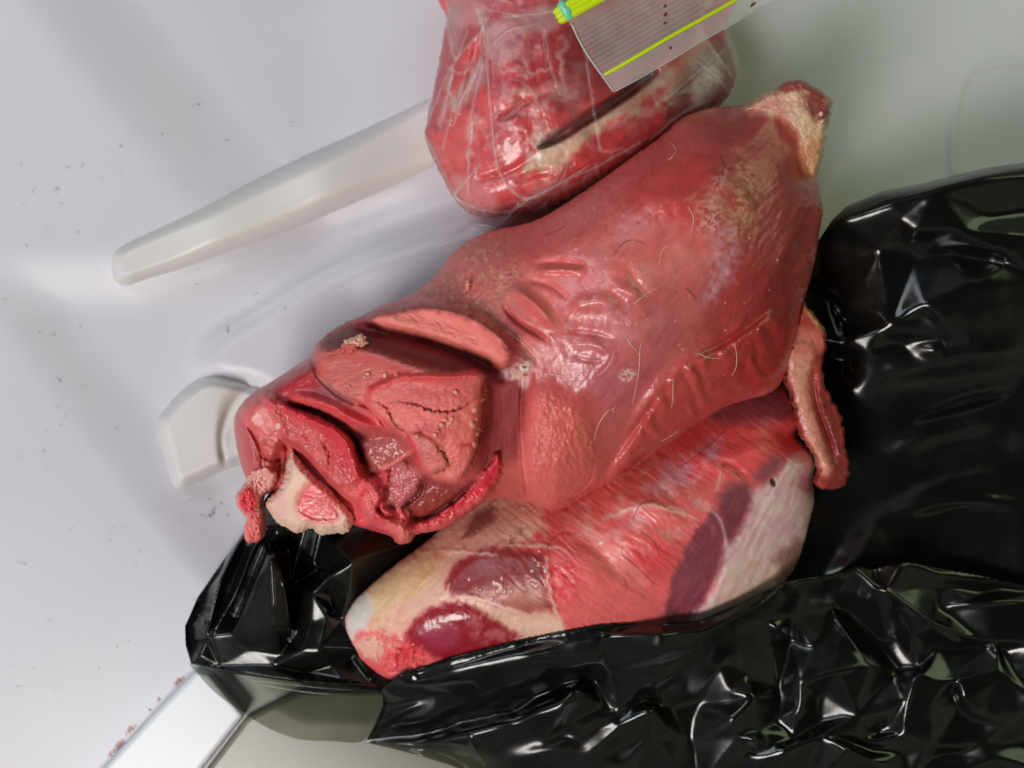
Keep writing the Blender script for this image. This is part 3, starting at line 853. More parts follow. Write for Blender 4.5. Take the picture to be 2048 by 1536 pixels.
up.paint([(1270, 330), (1360, 300), (1420, 350), (1400, 430), (1310, 450), (1250, 400)], (182, 58, 58), 0.6, 50, 14)
up.paint([(1000, 490), (1100, 450), (1180, 470), (1140, 540), (1050, 545)], (196, 86, 80), 0.6, 40, 14)
up.fibre([(1000, 470), (1350, 260), (1640, 340), (1600, 620), (1300, 860), (1130, 740)], 48, 120, 20, 0.5, 60, tint=0.10, seed=91)
up.fibre([(1000, 470), (1350, 260), (1640, 340), (1600, 620), (1300, 860), (1130, 740)], 40, 60, 5, 0.06, 60, tint=0.08, seed=95)
up.paint([(1130, 470), (1300, 420), (1420, 480), (1400, 620), (1260, 700), (1150, 620)], (206, 140, 132), 0.5, 60, 24, nz=(70, -0.2, 0.5))
up.paint([(1120, 600), (1250, 590), (1260, 650), (1240, 720), (1140, 720)], (206, 140, 140), 0.45, 24, 16, nz=(20, -0.2, 0.4), rough=0.22)  # soft highlight on the membrane bump, painted into its colour
# ---- slab two: cut face painted lit, its dark rim and the valley before it painted shaded
rim2 = [(690, 646), (760, 615), (840, 604), (920, 622), (990, 660), (1062, 722), (1040, 735), (1000, 742), (940, 708), (860, 678), (760, 656)]
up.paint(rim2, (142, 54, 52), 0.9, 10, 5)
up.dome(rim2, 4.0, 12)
face2 = [(745, 640), (800, 626), (860, 622), (930, 636), (975, 660), (1008, 694), (1004, 734), (940, 706), (860, 676), (780, 658)]
up.paint(face2, (216, 124, 108), 0.95, 9, 5, rough=0.5)
up.fibre(face2, -28, 26, 7, 0.8, 12, tint=0.1, seed=22)
up.rough_up(face2, 5, 0.3, 10, 23)
up.line([(790, 662), (860, 682), (940, 712), (1000, 742)], 9, -2.5, taper=False)
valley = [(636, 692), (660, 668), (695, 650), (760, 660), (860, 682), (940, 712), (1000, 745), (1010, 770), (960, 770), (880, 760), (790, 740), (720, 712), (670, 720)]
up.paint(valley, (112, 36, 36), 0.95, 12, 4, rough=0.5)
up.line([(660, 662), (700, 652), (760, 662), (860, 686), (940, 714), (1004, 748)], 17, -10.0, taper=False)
up.line([(640, 706), (690, 698), (745, 706), (830, 734), (900, 752), (960, 752)], 20, 6.0, taper=False)
up.line([(700, 640), (760, 626), (850, 614), (925, 628), (985, 662), (1014, 694)], 20, 6.0, taper=False)
up.fibre(valley, 80, 90, 7, 0.15, 14, tint=0.22, seed=33)
face1 = [(634, 700), (680, 700), (740, 702), (830, 732), (900, 752), (800, 752), (745, 776), (700, 800), (660, 782), (640, 750)]
up.paint(face1, (182, 92, 82), 0.95, 12, 6, rough=0.46)
up.dome(face1, 3.5, 22)
up.fibre(face1, 8, 34, 6, 0.8, 14, tint=0.16, seed=25)
up.rough_up(face1, 5, 0.25, 14, 26)
# ---- red shoulder on the left
sh = [(512, 782), (560, 752), (615, 718), (634, 712), (640, 752), (664, 782), (700, 802), (664, 800), (600, 790), (545, 786)]
up.paint(sh, (160, 46, 50), 0.95, 10, 4, rough=0.3)
up.paint([(560, 765), (610, 750), (625, 775), (590, 790), (550, 785)], (176, 30, 44), 0.7, 16, 5)
up.line([(622, 712), (636, 752), (668, 784), (706, 806)], 6, -2.8, taper=False)
up.pline([(624, 740), (640, 758), (680, 785), (705, 800)], 5, (206, 150, 136), 0.7, warp=4)
up.paint([(640, 764), (690, 785), (712, 806), (680, 800), (640, 785)], (150, 92, 86), 0.8, 10, 6)
# ---- central raised slab
slab = [(748, 776), (800, 752), (880, 752), (945, 744), (968, 758), (966, 800), (962, 850), (956, 890), (945, 922), (922, 962), (888, 968), (852, 948), (838, 915), (800, 862), (760, 840), (735, 806)]
up.paint(slab, (206, 106, 94), 0.95, 7, 4, rough=0.48)
up.dome(slab, 6.5, 10, warp=2)
up.paint([(760, 780), (830, 762), (940, 756), (960, 790), (880, 812), (780, 800)], (186, 88, 84), 0.6, 16, 6)
up.rough_up(slab, 30, 1.0, 10, 27)
up.fibre(slab, 20, 18, 5, 0.35, 10, tint=0.10, seed=28)
up.line([(742, 778), (800, 754), (880, 753), (950, 745)], 8, 2.0, taper=False)
up.pline([(742, 778), (800, 756), (880, 755), (950, 747)], 9, (196, 52, 54), 0.75, taper=False)
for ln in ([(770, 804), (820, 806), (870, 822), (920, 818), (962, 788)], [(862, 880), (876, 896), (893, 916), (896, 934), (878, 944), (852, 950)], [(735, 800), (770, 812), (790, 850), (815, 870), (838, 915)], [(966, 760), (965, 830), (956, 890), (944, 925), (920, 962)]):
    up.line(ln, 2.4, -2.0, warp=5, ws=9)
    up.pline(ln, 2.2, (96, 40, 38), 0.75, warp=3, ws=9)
up.paint([(838, 850), (880, 850), (900, 870), (870, 880), (830, 868)], (176, 62, 62), 0.7, 10, 6)
sub = [(818, 868), (864, 880), (892, 916), (894, 934), (872, 944), (848, 946), (834, 918)]
up.paint(sub, (192, 100, 92), 0.9, 5, 3)
up.dome(sub, 2.4, 6)
up.pline([(812, 868), (828, 900), (842, 940)], 7, (212, 36, 56), 0.75)
up.pline([(912, 890), (950, 890)], 6, (176, 36, 44), 0.8)
up.fibre([(896, 900), (950, 880), (940, 930), (910, 960), (870, 956)], 85, 30, 4, 0.35, 8, seed=35)
up.dots([(735, 748), (730, 754), (770, 750), (792, 748), (912, 784), (974, 782), (970, 790), (966, 800), (950, 820), (954, 838), (890, 840), (884, 850), (876, 862), (870, 870), (958, 858), (964, 862), (956, 868), (950, 890), (904, 838), (834, 872), (900, 846), (946, 850), (698, 772)], 4.2, 1.4, (240, 176, 150))
# ---- right valley, its slab-side shade painted dark, and the round cut disc
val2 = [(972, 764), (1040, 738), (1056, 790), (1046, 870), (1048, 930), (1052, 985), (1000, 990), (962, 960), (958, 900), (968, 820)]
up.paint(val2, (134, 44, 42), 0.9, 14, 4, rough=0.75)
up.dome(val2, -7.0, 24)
up.fibre(val2, 84, 80, 6, 0.2, 12, tint=0.3, seed=37)
up.paint([(980, 940), (1050, 920), (1052, 990), (1000, 995), (960, 980)], (180, 84, 74), 0.8, 22, 6)
disc = [(1062, 792), (1100, 786), (1150, 812), (1182, 862), (1192, 920), (1180, 965), (1140, 1000), (1090, 1008), (1058, 985), (1046, 930), (1046, 860)]
up.paint(disc, (200, 98, 86), 0.9, 18, 6, rough=0.48)
up.dome(disc, 4.0, 30)
up.fibre(disc, 104, 22, 8, 0.65, 16, tint=0.08, seed=41)
up.rough_up(disc, 9, 0.6, 12, 43)
up.rough_up(disc, 26, 0.9, 14, 45)
up.rough_up(disc, 5, 0.32, 12, 42)
up.line([(1192, 926), (1180, 962), (1150, 990), (1100, 1008)], 4, -2.6)
up.line([(1200, 930), (1186, 972), (1150, 1004), (1106, 1016)], 8, 2.6)
up.pline([(1196, 930), (1182, 968), (1148, 996), (1104, 1012)], 3.4, (170, 64, 48), 0.7)
up.paint([(1060, 740), (1130, 740), (1190, 800), (1196, 880), (1160, 820), (1100, 786), (1056, 790)], (176, 76, 72), 0.8, 16, 6)
up.line([(1046, 760), (1042, 830), (1046, 920), (1054, 990)], 6, -3.0, taper=False)
up.pline([(1044, 860), (1050, 930), (1056, 985)], 4, (226, 140, 120), 0.5)
up.pline([(1240, 950), (1262, 935), (1290, 905)], 5, (150, 28, 30), 0.8, warp=6, ws=8)
up.pline([(1190, 985), (1240, 958), (1310, 910)], 4, (206, 160, 130), 0.6, warp=4)
up.rough_up([(1190, 960), (1240, 880), (1290, 890), (1270, 935), (1200, 985)], 6, 0.6, 10, 44)
# seam knot with the vein
up.paint([(1000, 745), (1045, 725), (1070, 728), (1058, 760), (1048, 780), (1036, 762), (1010, 760)], (214, 184, 176), 0.75, 8, 6, nz=(14, -0.5, 0.0), rough=0.2)
up.paint([(1050, 700), (1110, 680), (1170, 700), (1180, 720), (1100, 740), (1060, 730)], (204, 140, 128), 0.6, 16, 8, nz=(18, -0.4, 0.1))
up.paint([(1120, 720), (1200, 720), (1250, 760), (1230, 800), (1160, 770)], (176, 96, 104), 0.55, 24, 10)
up.paint([(1240, 745), (1272, 740), (1270, 760), (1245, 765)], (220, 190, 176), 0.8, 6, 6, nz=(6, -0.2, 0.2))
# ---- ragged cut end
pitbig = [(712, 872), (740, 868), (792, 868), (822, 902), (846, 948), (920, 972), (950, 960), (960, 985), (900, 1035), (830, 1050), (790, 1040), (765, 980), (730, 945), (712, 905)]
up.dome(pitbig, -9.0, 14)
up.paint(pitbig, (150, 66, 62), 0.95, 8, 4, rough=0.28)
up.rough_up(pitbig, 14, 1.4, 10, 51)
j1 = [(722, 882), (796, 874), (822, 906), (770, 938), (745, 940), (724, 915)]
up.paint(j1, (166, 84, 76), 0.9, 6, 3, rough=0.26)
up.dome(j1, 4.0, 16)
up.pline([(826, 900), (790, 925), (756, 940)], 5, (222, 124, 112), 0.9)
up.line([(830, 898), (790, 925), (752, 942)], 6, 2.0)
j2 = [(776, 948), (812, 930), (845, 948), (838, 985), (802, 1016), (776, 1000)]
up.paint(j2, (180, 92, 88), 0.95, 5, 3, rough=0.3)
up.dome(j2, 5.5, 14)
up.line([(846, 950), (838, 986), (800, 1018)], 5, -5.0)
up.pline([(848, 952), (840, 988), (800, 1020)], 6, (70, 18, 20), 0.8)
up.paint([(846, 985), (920, 985), (932, 1008), (860, 1036), (812, 1026)], (150, 62, 50), 0.8, 10, 5)
up.line([(860, 1012), (880, 1014)], 3, 1)
# left lobes
lobeB = [(478, 815), (500, 796), (532, 800), (556, 835), (562, 870), (546, 880), (518, 872), (492, 852)]
up.paint(lobeB, (196, 100, 94), 0.9, 6, 3, rough=0.36)
up.dome(lobeB, 4.0, 18)
lobeA = [(470, 840), (482, 840), (502, 870), (518, 908), (518, 932), (503, 944), (488, 952), (476, 910)]
up.paint(lobeA, (178, 86, 84), 0.95, 5, 3, rough=0.34)
up.dome(lobeA, 3.0, 12)
up.line([(484, 838), (505, 868), (522, 905), (522, 935)], 4, -3.0)
lobeC = [(508, 872), (540, 880), (566, 884), (570, 905), (552, 918), (526, 912), (514, 895)]
up.paint(lobeC, (190, 84, 78), 0.9, 5, 4)
up.dome(lobeC, 3.0, 12)
up.rough_up([(505, 870), (575, 870), (575, 970), (520, 970)], 10, 1.2, 8, 52)
up.paint([(520, 915), (570, 915), (565, 960), (545, 985), (525, 960)], (168, 62, 60), 0.85, 8, 6)
up.line([(516, 908), (545, 922), (572, 912)], 4, -3.0)
up.line([(552, 872), (566, 886), (574, 912), (566, 960)], 5, -3.0)
# band of ragged flesh
band2 = [(520, 786), (556, 800), (600, 826), (650, 846), (690, 862), (708, 890), (716, 922), (724, 955), (706, 972), (668, 974), (640, 945), (612, 912), (582, 890), (566, 876), (556, 845), (532, 804)]
up.paint(band2, (188, 78, 76), 0.95, 6, 5, rough=0.36)
up.dome(band2, 5.0, 10, warp=4)
up.fibre(band2, -40, 22, 6, 1.2, 8, tint=0.25, seed=53)
up.rough_up(band2, 7, 0.7, 8, 54)
ridge = [(520, 786), (560, 806), (600, 828), (645, 850), (680, 872), (705, 910), (716, 950), (708, 968)]
up.line(ridge, 12, 5.0, warp=3)
up.pline(ridge, 11, (196, 24, 48), 0.9, warp=5, ws=12, rough=0.25)
up.pline([(630, 846), (670, 880), (682, 920), (700, 960)], 12, (186, 34, 50), 0.75, warp=4)
up.line([(640, 872), (655, 890), (660, 930), (650, 950)], 8, -2.4, warp=3)
up.dots([(556, 852)], 7, 1.2, (232, 196, 170))
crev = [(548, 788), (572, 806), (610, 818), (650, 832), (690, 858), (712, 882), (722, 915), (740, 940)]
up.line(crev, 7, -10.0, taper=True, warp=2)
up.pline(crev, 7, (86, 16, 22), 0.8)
rid2 = [(558, 788), (610, 792), (660, 806), (700, 830), (750, 850), (776, 862)]
up.line([(x, y + 6) for x, y in rid2], 15, 6.0)
up.pline([(x, y + 6) for x, y in rid2], 14, (192, 62, 64), 0.9)
up.paint([(690, 815), (730, 826), (770, 850), (740, 848), (700, 842)], (196, 40, 54), 0.8, 10, 4)
up.paint([(700, 850), (775, 862), (770, 870), (720, 868)], (176, 84, 80), 0.8, 6, 3)
up.rough_up([(560, 785), (660, 800), (690, 830), (600, 815)], 8, 0.9, 6, 55)
up.line([(700, 806), (735, 815), (770, 850), (790, 866)], 5, -4.0, warp=2)
# socket behind the bone
up.dome([(560, 890), (600, 900), (680, 985), (720, 1010), (720, 1050), (540, 1020), (535, 990)], -10, 10)
up.paint([(690, 975), (760, 960), (770, 1040), (720, 1052), (705, 1020)], (206, 96, 92), 0.9, 8, 6)
up.rough_up([(690, 975), (760, 960), (770, 1040), (720, 1052), (705, 1020)], 10, 2.0, 8, 57)
mass = [(735, 965), (758, 945), (773, 941), (778, 955), (772, 985), (758, 1016), (770, 1022), (792, 1017), (814, 1024), (822, 1042), (815, 1064), (816, 1080), (803, 1088), (784, 1078), (750, 1068), (722, 1058), (708, 1046), (712, 1018), (722, 990)]
up.dome(mass, 5.0, 9, warp=4)
up.paint(mass, (200, 76, 80), 0.95, 6, 4, rough=0.3)
up.pline([(776, 960), (768, 994), (756, 1020), (772, 1034), (800, 1032)], 7, (170, 14, 40), 0.85, warp=2)
up.line([(766, 996), (756, 1020), (776, 1034), (800, 1036)], 6, -3.5)
up.paint([(726, 1000), (752, 980), (748, 1030), (730, 1046)], (222, 110, 106), 0.7, 8, 5)
up.paint([(775, 1050), (812, 1040), (812, 1080), (790, 1074)], (222, 116, 108), 0.8, 8, 5)
up.rough_up(mass, 8, 1.3, 6, 46)
lip = [(994, 908), (1001, 932), (992, 962), (966, 1000), (930, 1032), (886, 1060), (832, 1074), (816, 1066), (824, 1048), (860, 1036), (900, 1012), (930, 986), (958, 956), (982, 928)]
up.dome(lip, 4.5, 6, warp=4)
up.paint(lip, (200, 62, 70), 0.95, 5, 3, rough=0.3)
up.pline([(996, 915), (984, 950), (956, 985), (925, 1008), (885, 1028)], 6, (204, 20, 48), 0.85, warp=3)
up.paint([(850, 1046), (910, 1020), (965, 985), (950, 1010), (890, 1050), (840, 1066)], (224, 110, 104), 0.7, 8, 6, nz=(12, -0.4, 0.2))
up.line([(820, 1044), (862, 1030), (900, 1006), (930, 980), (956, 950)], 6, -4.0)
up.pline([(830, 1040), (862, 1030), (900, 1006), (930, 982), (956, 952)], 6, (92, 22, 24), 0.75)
up.rough_up(lip, 9, 1.2, 5, 47); up.rough_up(lip, 4, 0.4, 5, 48)
# ---- bone stub at the far end
stub = [(1490, 214), (1530, 188), (1566, 172), (1610, 172), (1650, 195), (1658, 235), (1646, 290), (1632, 346), (1612, 344), (1600, 300), (1590, 268), (1550, 232), (1500, 222)]
up.paint(stub, (214, 182, 150), 0.95, 12, 5, rough=0.4)
up.paint([(1612, 195), (1650, 195), (1660, 225), (1640, 240), (1610, 215)], (140, 42, 44), 0.9, 12, 6)
up.paint([(1560, 168), (1600, 160), (1650, 186), (1640, 196), (1600, 180), (1565, 184)], (156, 52, 48), 0.9, 6, 5)
up.paint([(1605, 300), (1640, 270), (1632, 345), (1610, 345)], (196, 146, 88), 0.7, 14, 6)
up.rough_up([(1560, 160), (1665, 180), (1650, 260), (1620, 240), (1590, 190)], 9, 1.6, 8, 59)
up.dots([(1642, 228), (1646, 240)], 6, 1.6, (242, 200, 160))
up.paint([(1510, 190), (1560, 174), (1556, 190), (1520, 204)], (120, 74, 60), 0.6, 6, 4)
# overall softness
up.rough_up(ALL, 44, 0.6, 5, 61)
up.dots(up.scatter([(1000, 480), (1400, 350), (1600, 560), (1300, 860), (1100, 700)], 60), 2.0, 0.3, (226, 170, 150), a=0.6)
up.dots(up.scatter([(1000, 480), (1400, 350), (1600, 560), (1300, 860), (1100, 700)], 20), 1.8, 0.2, (92, 40, 38), a=0.6)
up.f *= 1.0 + 0.18 * smooth((1120 - up.X) / 120)
up.gain = 1.19
up.rough += 0.06 - 0.12 * smooth((up.X - 1040) / 120)
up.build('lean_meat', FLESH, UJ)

# ---- sawn bone with marrow
bz = Field([(585, 890), (572, 922), (568, 952), (552, 980), (531, 1004), (540, 1026), (552, 1042), (572, 1056), (596, 1066), (622, 1057), (640, 1070), (669, 1067), (696, 1064), (709, 1032), (684, 1001), (662, 974), (628, 946), (598, 912)], 1.6, 66, 50, 20,
           [(585, 900, 90), (580, 950, 92), (550, 1010, 82), (640, 980, 92), (640, 1050, 84), (690, 1040, 84), (600, 1050, 80)], (226, 192, 168), rough=0.5, rag=3.6, rags=9, seed=7)
bz.paint([(600, 985), (624, 962), (652, 975), (672, 1005), (678, 1040), (645, 1046), (606, 1036), (592, 1010)], (226, 92, 92), 0.95, 14, 4, rough=0.3)
bz.paint([(606, 990), (625, 975), (630, 1000), (610, 1020)], (214, 60, 66), 0.6, 10, 4)
bz.dome([(600, 985), (624, 962), (652, 975), (672, 1005), (678, 1040), (645, 1046), (606, 1036), (592, 1010)], -1.4, 10)
bz.paint([(535, 1000), (565, 975), (580, 1020), (560, 1040)], (206, 164, 150), 0.7, 12, 6)
bz.rough_up(ALL, 6, 0.25, 4, 71, tint=0.12)
bz.pline([(616, 1012), (632, 996)], 2.5, (246, 190, 180), 0.8)
bz.gain = 1.45
bone_obj = bz.build('sawn_bone', BONE, UJ)

mzs = bz.sample(635, 1010)
mw = Field([(603, 988), (624, 968), (650, 978), (668, 1006), (674, 1036), (645, 1042), (610, 1034), (596, 1010)], 1.6, mzs - 1.6, mzs - 5, 18, [(603, 988, bz.sample(606, 990) + 0.2), (668, 1006, bz.sample(664, 1006) + 0.2), (640, 1038, bz.sample(640, 1036) + 0.2), (635, 1005, mzs + 0.6)], (226, 104, 102), rough=0.36, rag=6, rags=16, seed=8)
mw.paint([(606, 990), (625, 975), (632, 1000), (610, 1022)], (208, 56, 64), 0.7, 12, 5)
mw.paint([(640, 985), (662, 1000), (668, 1030), (645, 1036)], (236, 130, 124), 0.6, 12, 5)
mw.pline([(616, 1012), (632, 996)], 2.5, (246, 196, 186), 0.8)
mw.rough_up(ALL, 10, 0.4, 4, 73)
mw.paint([(603, 988), (624, 968), (650, 978), (668, 1006), (674, 1036), (645, 1042), (610, 1034), (596, 1010)], (226, 104, 102), 0.3, 10, 2)
mw.gain = 1.3
mw.build('marrow', FLESH, bone_obj)

# ---- strands and flaps of flesh
red = (196, 44, 62)
def lipcol(c, t, A, nz):
    c = c.copy()
    k = smooth((np.sin(A) + nz * 0.6) * 0.9)[..., None]
    return c * (1 - k * 0.6) + lin((220, 92, 92)) * k * 0.6

def flap(name, outline, zmid, zb, R, ctrl, rgb, seed, rag=2.2):
    return Field(outline, 1.6, zmid, zb, R, ctrl, rgb, rough=0.36, rag=rag, rags=10, seed=seed)
f = flap('gristle_tail', [(503, 938), (532, 930), (556, 950), (545, 978), (528, 992), (521, 1006), (524, 1032), (526, 1058), (522, 1080), (506, 1086), (492, 1083), (487, 1062), (492, 1038), (484, 1026), (473, 1010), (472, 990), (488, 968)], 62, 48, 9,
         [(530, 945, 84), (505, 990, 80), (506, 1040, 74), (508, 1080, 70)], (214, 150, 136), 47, 4.5)
f.paint([(474, 992), (492, 972), (512, 985), (516, 1008), (500, 1028), (482, 1020)], (196, 46, 58), 0.95, 7, 4)
f.paint([(492, 1030), (524, 1030), (526, 1086), (488, 1086)], (220, 104, 98), 0.9, 8, 4)
f.dome([(474, 992), (492, 972), (512, 985), (516, 1008), (500, 1028), (482, 1020)], 3, 12)
f.rough_up([(470, 960), (530, 960), (530, 1090), (470, 1090)], 9, 2.0, 6, 48); f.rough_up([(465, 960), (535, 960), (530, 1090), (485, 1090)], 4, 1.8, 5, 49, tint=0.3); f.gain = 1.25
f.build('gristle_tail', FLESH, UJ)

# ---- pale strap on the right with red meat behind it
st = Field([(1606, 606), (1628, 630), (1648, 660), (1652, 690), (1646, 740), (1652, 775), (1664, 800), (1682, 830), (1690, 880), (1698, 930), (1692, 968), (1650, 980), (1630, 965), (1640, 930), (1616, 890), (1596, 850), (1588, 800), (1570, 745), (1580, 690), (1596, 640)], 2.2, 50, 40, 6,
           [(1620, 650, 70), (1600, 740, 68), (1620, 840, 62), (1660, 940, 58), (1670, 860, 58)], (168, 66, 56), rough=0.4, rag=8, rags=20, seed=9)
st.paint([(1578, 706), (1600, 696), (1622, 704), (1616, 760), (1622, 820), (1640, 880), (1660, 935), (1650, 950), (1636, 930), (1610, 870), (1592, 800), (1574, 748)], (208, 150, 124), 0.9, 12, 6)
st.line([(1632, 710), (1628, 770), (1640, 830), (1662, 890), (1676, 940)], 8, -5)
st.paint([(1636, 780), (1676, 830), (1694, 930), (1690, 970), (1650, 980), (1670, 920), (1650, 850)], (120, 40, 36), 0.8, 10, 5)
st.paint([(1600, 660), (1642, 668), (1640, 700), (1590, 712)], (206, 118, 102), 0.8, 12, 5)
st.pline([(1608, 610), (1630, 640), (1648, 664)], 6, (216, 170, 120), 0.8)
st.dome([(1578, 700), (1632, 700), (1650, 880), (1668, 935), (1640, 930), (1592, 800)], 3, 12)
st.rough_up(ALL, 14, 1.2, 4, 81)
st.gain = 1.1  # kept low: the dim light there is put into the strap's colour
st.build('fat_strap', FLESH, UJ)

zs = lambda x, y: up.sample(x, y) + 2.5
sk = Field([(1492, 215), (1528, 187), (1554, 178), (1564, 164), (1600, 158), (1634, 176), (1654, 189), (1666, 206), (1658, 240), (1649, 294), (1635, 348), (1614, 348), (1600, 302), (1590, 268), (1550, 236), (1505, 226)], 1.8, 74, 62, 12,
           [(1520, 206, 90), (1570, 190, 97), (1610, 180, 98), (1640, 200, 97), (1640, 260, 97), (1625, 320, 93), (1600, 250, 102), (1615, 340, 92)], (206, 172, 140), rough=0.42, rag=5, rags=14, seed=12)
sk.paint([(1606, 190), (1650, 192), (1664, 226), (1642, 244), (1612, 222)], (134, 38, 42), 0.9, 10, 8)
sk.paint([(1556, 170), (1600, 158), (1652, 188), (1640, 200), (1600, 182), (1562, 186)], (150, 46, 44), 0.9, 6, 6)
sk.paint([(1606, 300), (1642, 270), (1634, 348), (1612, 348)], (186, 128, 76), 0.75, 14, 6)
sk.paint([(1500, 215), (1560, 190), (1580, 240), (1590, 280), (1550, 240)], (190, 120, 104), 0.7, 16, 8)
sk.dots([(1642, 228), (1646, 242)], 6, 1.4, (242, 200, 160))
sk.rough_up(ALL, 14, 1.6, 5, 21); sk.rough_up([(1550, 155), (1670, 170), (1660, 260), (1620, 240), (1590, 190)], 6, 1.3, 6, 22)
sk.gain = 1.12
sk.build('sawn_shank', BONE, UJ)

# ---- vein stump
vz = up.sample(1050, 733)
a = np.linspace(0, 2 * math.pi, 14)
tube('vein_stump', [(1050 + 8 * math.cos(t), 733 + 6.5 * math.sin(t), vz + 1.0) for t in a], [0.9] * 14, FLESH, UJ, (226, 204, 196), 12, 4, 0.1, 3, rough=0.2, seed=12)
# ================================================================== black bin bag
def facets(polys, X, Y):
    """taut film between traced crease lines: straight facets between points of known height"""
    pts, edges, key = [], [], {}
    def vid(p):
        k = (round(p[0]), round(p[1]))
        if k not in key:
            key[k] = len(pts)
            pts.append(p)
        return key[k]
    for pl in polys:
        ids = [vid(p) for p in pl]
        edges += [(a, b) for a, b in zip(ids, ids[1:]) if a != b]
    V, E, F, ov, _, _ = delaunay_2d_cdt([Vector(p[:2]) for p in pts], edges, [], 0, 0.01)
    zs = []
    for v, o in zip(V, ov):
        if o:
            zs.append(pts[o[0]][2])
        else:
            d = [(v.x - p[0]) ** 2 + (v.y - p[1]) ** 2 for p in pts]
            i = np.argsort(d)[:2]
            w = 1 / (np.array(d)[i] + 1e-6)
            zs.append(float((np.array([pts[k][2] for k in i]) * w).sum() / w.sum()))
    Z = np.full(X.shape, np.nan)
    xs, ys = X[0], Y[:, 0]
    for f in F:
        (x1, y1), (x2, y2), (x3, y3) = [V[i][:2] for i in f]
        z1, z2, z3 = [zs[i] for i in f]
        det = (y2 - y3) * (x1 - x3) + (x3 - x2) * (y1 - y3)
        if abs(det) < 1e-6:
            continue
        a, b = np.searchsorted(xs, min(x1, x2, x3) - 1), np.searchsorted(xs, max(x1, x2, x3) + 1)
        c, d = np.searchsorted(ys, min(y1, y2, y3) - 1), np.searchsorted(ys, max(y1, y2, y3) + 1)
        if a >= b or c >= d:
            continue
        xx, yy = X[c:d, a:b], Y[c:d, a:b]
        l1 = ((y2 - y3) * (xx - x3) + (x3 - x2) * (yy - y3)) / det
        l2 = ((y3 - y1) * (xx - x3) + (x1 - x3) * (yy - y3)) / det
        l3 = 1 - l1 - l2
        m = (l1 > -0.004) & (l2 > -0.004) & (l3 > -0.004)
        Z[c:d, a:b] = np.where(m, l1 * z1 + l2 * z2 + l3 * z3, Z[c:d, a:b])
    if np.isnan(Z).any():
        Z = np.where(np.isnan(Z), np.nanmean(Z), Z)
    return Z

def film_material():
    m, N, L, b = nodes_of('black_bin_bag_film')
    b.inputs['Base Color'].default_value = (0.0055, 0.0062, 0.0055, 1)
    b.inputs['Roughness'].default_value = 0.13
    b.inputs['Specular IOR Level'].default_value = 0.6
    tc = N.new('ShaderNodeTexCoord')
    n = N.new('ShaderNodeTexNoise'); n.inputs['Scale'].default_value = 260; n.inputs['Detail'].default_value = 4
    L.new(tc.outputs['Object'], n.inputs['Vector'])
    bp = N.new('ShaderNodeBump'); bp.inputs['Strength'].default_value = 0.10; bp.inputs['Distance'].default_value = 0.0006
    L.new(n.outputs[0], bp.inputs['Height']); L.new(bp.outputs[0], b.inputs['Normal'])
    n3 = N.new('ShaderNodeTexNoise'); n3.inputs['Scale'].default_value = 40; n3.inputs['Detail'].default_value = 5
    L.new(tc.outputs['Object'], n3.inputs['Vector'])
    mr = N.new('ShaderNodeMapRange'); mr.inputs[1].default_value = 0.35; mr.inputs[2].default_value = 0.7
    mr.inputs[3].default_value = 0.12; mr.inputs[4].default_value = 0.30
    L.new(n3.outputs[0], mr.inputs[0]); L.new(mr.outputs[0], b.inputs['Roughness'])
    a = N.new('ShaderNodeAttribute'); a.attribute_name = 'extra'
    t = N.new('ShaderNodeBsdfTransparent'); t.inputs[0].default_value = (0.66, 0.68, 0.57, 1)
    mx = N.new('ShaderNodeMixShader')
    L.new(a.outputs['Fac'], mx.inputs[0]); L.new(b.outputs[0], mx.inputs[1]); L.new(t.outputs[0], mx.inputs[2])
    L.new(mx.outputs[0], N['Material Output'].inputs[0])
    return m
BAGM = film_material()
BAG = empty('bin_bag', P(1400, 1200, 0))
tag(BAG, 'crumpled glossy black plastic bin bag, opened around the lower joint', 'bin bag')

